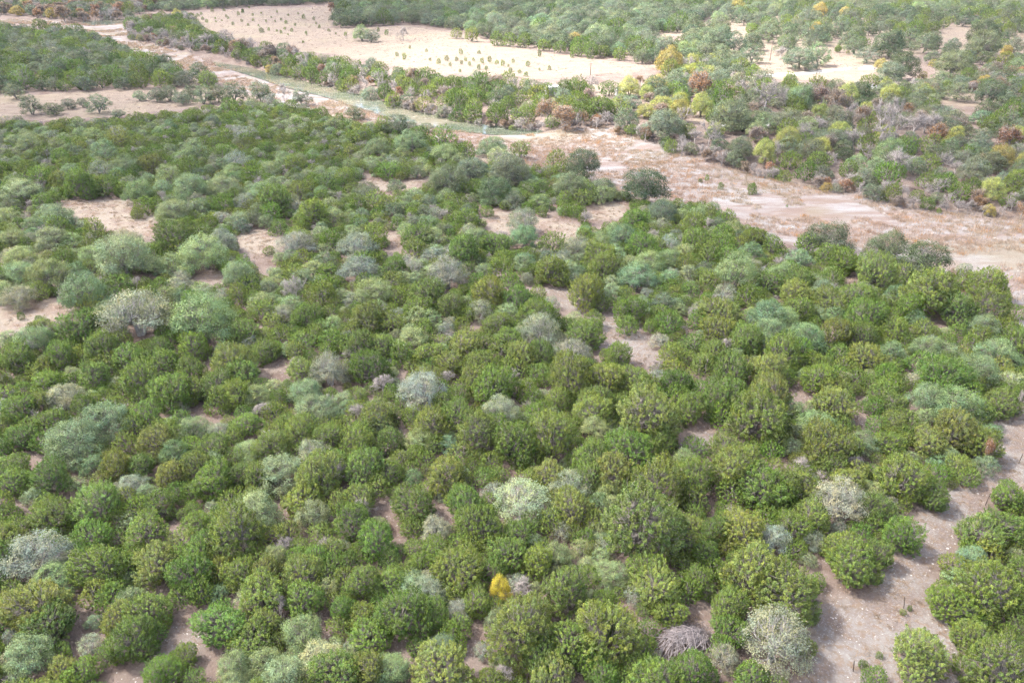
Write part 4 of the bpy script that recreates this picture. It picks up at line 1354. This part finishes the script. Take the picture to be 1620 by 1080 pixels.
# ------------------------------------------------------------------ white shed, trailer and parked cars half hidden by trees
ROOFM = plain_material("pale_roofing", (.62, .61, .58), .4, .3, .08)
DARKM = plain_material("dark_glass", (.02, .022, .025), .15, 0, .2)
RUBBER = plain_material("tyre_rubber", (.03, .03, .03), .9, 0, .2)
def shed(px, py, rz, L, W, Hh, label, name="shed", cat="shed"):
    e = thing(name, label, cat, spot(px, py), rz)
    boxes("wall", [(L, W, -.2, Hh)], WHITE, e)
    V = [(-L / 2 - .15, -W / 2 - .2, Hh), (L / 2 + .15, -W / 2 - .2, Hh), (L / 2 + .15, W / 2 + .2, Hh), (-L / 2 - .15, W / 2 + .2, Hh), (-L / 2 - .15, 0, Hh + .6), (L / 2 + .15, 0, Hh + .6)]
    me_ = bpy.data.meshes.new("roof")
    me_.from_pydata(V, [], [(0, 1, 5, 4), (2, 3, 4, 5), (0, 4, 3), (1, 2, 5), (3, 2, 1, 0)])
    me_.materials.append(ROOFM)
    put("roof", me_, e)
    boxes("door", [(.9, .06, 0, 1.9, -L * .2, -W / 2 - .032)], ROOFM, e)
    boxes("window", [(.8, .05, 1.0, 1.7, L * .25, -W / 2 - .027)], DARKM, e)
shed(981, 151, .15, 3.2, 2.4, 2.0, "small white shed beside a dark round tree across the river")
shed(872, 150, .5, 4.6, 2.6, 2.6, "white roofed hut half hidden in the junipers across the river", "hut", "hut")

def car(px, py, rz, label, body_mat):
    e = thing("parked_car", label, "car", spot(px, py), rz, "cars parked under the trees")
    prof = [(-2.1, .35), (-2.15, .75), (-2.05, .95), (-1.6, 1.0), (-1.15, 1.45), (.55, 1.48), (1.15, 1.02), (2.0, .9), (2.15, .7), (2.1, .35)]
    V = [(x, -.85 + (.1 if z > 1.1 else 0), z) for x, z in prof] + [(x, .85 - (.1 if z > 1.1 else 0), z) for x, z in prof]
    n = len(prof)
    Fc = [tuple(range(n)), tuple(range(2 * n - 1, n - 1, -1))] + [(i, n + i, n + (i + 1) % n, (i + 1) % n) for i in range(n)]
    me_ = bpy.data.meshes.new("body")
    me_.from_pydata(V, [], Fc)
    me_.materials.append(body_mat)
    me_.update()
    put("body", me_, e)
    boxes("side_window", [(1.5, .03, 1.05, 1.38, -.3, -.81)], DARKM, e)
    boxes("side_window", [(1.5, .03, 1.05, 1.38, -.3, .81)], DARKM, e)
    for x in (-1.35, 1.35):
        for y in (-.8, .8):
            T = Tubes()
            T.add([(x, y - .1, .33), (x, y, .33), (x, y + .1, .33)], [.33, .34, .33], 12)
            put("wheel", trunk_mesh("wheel", T, RUBBER), e)
car(1150, 205, .3, "white car parked under the broad grey-green oak across the river", WHITE)
car(1168, 207, 2.6, "dark car parked beside the white car under the broad oak", plain_material("dark_paint", (.05, .06, .07), .3))
car(1223, 203, .1, "pale vehicle glimpsed between trees above the gravel bar", WHITE)

# ------------------------------------------------------------------ rubble heaps beside the dirt road
GRAVELM = bark_material("crushed_rock", (.30, .30, .31), (.47, .46, .45), 1.5)
def heap(px, py, r, h, label):
    rng = np.random.default_rng(int(px))
    n, m = 22, 8
    V = [(0, 0, h)]
    for j in range(1, m + 1):
        for i in range(n):
            a = i * 6.2832 / n
            q = j / m * r * (1 + .12 * math.sin(3 * a + px) + .05 * rng.normal())
            V.append((math.cos(a) * q, math.sin(a) * q * .8, h * (math.cos(j / m * math.pi) * .5 + .5) + rng.normal() * h * .05 - (.15 if j == m else 0)))
    Fc = [(0, 1 + i, 1 + (i + 1) % n) for i in range(n)] + [(1 + (j - 1) * n + i, 1 + j * n + i, 1 + j * n + (i + 1) % n, 1 + (j - 1) * n + (i + 1) % n) for j in range(1, m) for i in range(n)]
    me_ = bpy.data.meshes.new("rubble_heap")
    me_.from_pydata(V, [], Fc)
    me_.materials.append(GRAVELM)
    o = put("rubble_heap", me_, loc=spot(px, py))
    o["label"], o["category"], o["group"] = label, "rubble heap", "heaps of grey rubble"
heap(1372, 109, 4.2, 1.3, "grey rubble heap at the end of the dirt road")
heap(1376, 138, 4.0, 1.1, "grey rubble heap below the dirt road among bushes")

# ------------------------------------------------------------------ pale boulders and a felled log
def boulder(px, py, r, label, seed):
    import bmesh
    rng = np.random.default_rng(seed)
    bm = bmesh.new()
    bmesh.ops.create_icosphere(bm, subdivisions=3, radius=1.0)
    ph = rng.uniform(0, 6.28, 6)
    for v in bm.verts:
        x, y, z = v.co
        k = 1 + .22 * math.sin(2.1 * x + ph[0]) * math.sin(2.6 * y + ph[1]) + .1 * math.sin(5 * z + ph[2]) + .06 * math.sin(9 * x + ph[3]) * math.sin(8 * y + ph[4])
        v.co = (x * k * r * 1.2, y * k * r, max(z, -.35) * k * r * .6)
    me_ = bpy.data.meshes.new("boulder")
    bm.to_mesh(me_)
    bm.free()
    me_.materials.append(bark_material("pale_limestone", (.40, .36, .33), (.60, .56, .52), 1.5))
    o = put("boulder", me_, loc=spot(px, py))
    o["label"], o["category"] = label, "boulder"
boulder(345, 195, 1.4, "pinkish white boulder at the meadow end of the near wood", 1)
boulder(513, 196, 1.1, "small white boulder in the wood near the river", 2)
lg = thing("fallen_log", "short bleached log lying on the rocky patch in the lower wood", "log", spot(266, 1048), .5)
T = Tubes()
T.add([(-.5, 0, .08), (0, .03, .1), (.55, 0, .09)], [.09, .085, .06], 7)
put("stem", trunk_mesh("stem", T, BARK_PALE), lg)

# ------------------------------------------------------------------ loose stones, dry grass and reeds (beyond counting)
STONE_I = plain_material("limestone", (.38, .35, .315), .9, 0, .25, 6)
def straw_material():
    m, nt, out = mat_new("dry_stalks")
    tint = attr(nt, "tint", 'INSTANCER').outputs["Color"]
    d = nd(nt, "ShaderNodeBsdfDiffuse")
    nt.links.new(tint, d.inputs["Color"])
    t = nd(nt, "ShaderNodeBsdfTranslucent")
    nt.links.new(tint, t.inputs["Color"])
    mx = nd(nt, "ShaderNodeMixShader")
    mx.inputs[0].default_value = .3
    nt.links.new(d.outputs[0], mx.inputs[1])
    nt.links.new(t.outputs[0], mx.inputs[2])
    nt.links.new(mx.outputs[0], out.inputs[0])
    return m
STRAW = straw_material()
def stone_mesh(seed):
    import bmesh
    rng = np.random.default_rng(seed)
    bm = bmesh.new()
    bmesh.ops.create_icosphere(bm, subdivisions=1, radius=.5)
    for v in bm.verts:
        v.co *= rng.uniform(.7, 1.15)
        v.co.z *= .55
    me_ = bpy.data.meshes.new("stone")
    bm.to_mesh(me_)
    bm.free()
    me_.materials.append(STONE_I)
    return me_
def tuft_mesh(seed, n, h, r, w, lean):
    rng = np.random.default_rng(seed)
    V, Fc = [], []
    for i in range(n):
        a, q = rng.uniform(0, 6.283), r * math.sqrt(rng.random())
        b = np.array([math.cos(a) * q, math.sin(a) * q, -.03])
        hh = h * rng.uniform(.5, 1.1)
        d = np.array([rng.normal() * lean, rng.normal() * lean, 1]) * hh
        s = nrm(rng.normal(size=(1, 3)) * np.array([1, 1, .1]))[0] * w * .5
        k = len(V)
        V += [b - s, b + s, b + d * .6 + s * .8, b + d, b + d * .6 - s * .8]
        Fc += [(k, k + 1, k + 2, k + 4), (k + 4, k + 2, k + 3)]
    me_ = bpy.data.meshes.new("tuft")
    me_.from_pydata([tuple(v) for v in V], [], Fc)
    me_.materials.append(STRAW)
    return me_

grng = np.random.default_rng(12)
def sample(P, n):
    x0, y0 = P.min(0)
    x1, y1 = P.max(0)
    xs, ys = grng.uniform(x0, x1, n), grng.uniform(max(y0, 25), min(y1, 700), n)
    ok = inside(P, xs, ys) & (np.abs(xs) < ys * .75 + 20)
    return xs[ok], ys[ok]
def area(P):
    x, y = P[:, 0], P[:, 1]
    return abs(np.dot(x, np.roll(y, -1)) - np.dot(y, np.roll(x, -1))) / 2
def bbox(P):
    a = P.max(0) - P.min(0)
    return a[0] * min(a[1], 675)

st, gr, rd = [], [], []
for P in ROCKY:
    xs, ys = sample(P, int(bbox(P) * 4.5))
    for x, y in zip(xs, ys):
        if vnoise(x, y, 2.5, 3) + grng.uniform(-.25, .25) > .5:
            s = .04 + grng.exponential(.045)
            st.append((x, y, hgt(x, y), grng.uniform(0, 6.28), min(s, .45), min(s, .45) * .8, grng.integers(4), 1, 1, 1))
    xs, ys = sample(P, int(bbox(P) * 1.6))
    for x, y in zip(xs, ys):
        if vnoise(x, y, 3.5, 8) + grng.uniform(-.2, .2) > .5:
            s = grng.uniform(.5, 1.1)
            c = np.array([.30, .225, .15]) * grng.uniform(.8, 1.2)
            gr.append((x, y, hgt(x, y), grng.uniform(0, 6.28), s, s * .55, grng.integers(3), *c))
wood = WOODS[0][1]
xs, ys = sample(wood, 26000)
for x, y in zip(xs, ys):
    if y < 120:
        if vnoise(x, y, 5, 3) > .5:
            s = .05 + grng.exponential(.06)
            st.append((x, y, hgt(x, y), grng.uniform(0, 6.28), min(s, .4), min(s, .4) * .8, grng.integers(4), 1, 1, 1))
for P in CLEAR:
    xs, ys = sample(P, int(bbox(P) * .7))
    for x, y in zip(xs, ys):
        s = grng.uniform(.7, 1.4)
        c = np.array([.33, .25, .165]) * grng.uniform(.75, 1.2)
        gr.append((x, y, hgt(x, y), grng.uniform(0, 6.28), s, s * .7, grng.integers(3), *c))
for P in FIELDS:
    xs, ys = sample(P, int(bbox(P) * .05))
    for x, y in zip(xs, ys):
        s = grng.uniform(1.0, 2.2)
        c = np.array([.31, .24, .19]) * grng.uniform(.75, 1.1)
        gr.append((x, y, hgt(x, y), grng.uniform(0, 6.28), s, s * .5, grng.integers(3), *c))
xs, ys = sample(BED, int(bbox(BED) * 1.3))
for x, y in zip(xs, ys):
    px, py = project(x, y, -1.5)
    dens = vnoise(x * .7 + y * .5, y - x * .4, 14, 31) * .6 + vnoise(x, y, 5, 32) * .4
    if at_mask(wat_m, x, y) > 0 or dens < (.42 if px > 480 else .50):
        continue
    if grng.random() < .12:
        s = .15 + grng.exponential(.15)
        st.append((x, y, hgt(x, y), grng.uniform(0, 6.28), min(s, .8), min(s, .8) * .7, grng.integers(4), 1, 1, 1))
        continue
    h = vnoise(x, y, 18, 44)
    c = np.array([.40, .27, .20]) * (1 - h) + np.array([.40, .33, .23]) * h
    if grng.random() < .07:
        c = np.array([.50, .28, .12])
    s = grng.uniform(.35, .8)
    rd.append((x, y, hgt(x, y), grng.uniform(0, 6.28), s, s, 0 if grng.random() < .8 else 1, *(c * grng.uniform(.8, 1.15))))
scatter("gravel", "loose white limestone on the track, wood floor and river bar", st, [stone_mesh(i) for i in range(4)])
scatter("dry_grass", "straw-coloured tufts of dry grass in the clearings and pasture", gr, [tuft_mesh(i, 26, .42, .28, .022, .45) for i in range(3)])
scatter("reeds", "rusty dry reeds and stalks on the gravel bar", rd, [tuft_mesh(11, 40, 1.0, 1.1, .045, .35), tuft_mesh(12, 14, 1.9, .6, .05, .15)])
print("stuff", len(st), len(gr), len(rd))

# ------------------------------------------------------------------ haze: the pale air over the valley
HAZE = 0.00006
me_ = bpy.data.meshes.new("haze")
hx0, hx1, hy0, hy1, hz0, hz1 = -560, 640, -60, 1250, -6.0, 56.0
me_.from_pydata([(hx0, hy0, hz0), (hx1, hy0, hz0), (hx1, hy1, hz0), (hx0, hy1, hz0), (hx0, hy0, hz1), (hx1, hy0, hz1), (hx1, hy1, hz1), (hx0, hy1, hz1)], [],
                [(3, 2, 1, 0), (4, 5, 6, 7), (0, 1, 5, 4), (1, 2, 6, 5), (2, 3, 7, 6), (3, 0, 4, 7)])
m, nt, out = mat_new("haze_air")
pv = nd(nt, "ShaderNodeVolumePrincipled")
pv.inputs["Color"].default_value = (.92, .95, 1, 1)
pv.inputs["Density"].default_value = HAZE
nt.links.new(pv.outputs[0], out.inputs["Volume"])
me_.materials.append(m)
o = put("haze", me_, kind="stuff")
o["label"] = "thin pale haze over the whole valley"
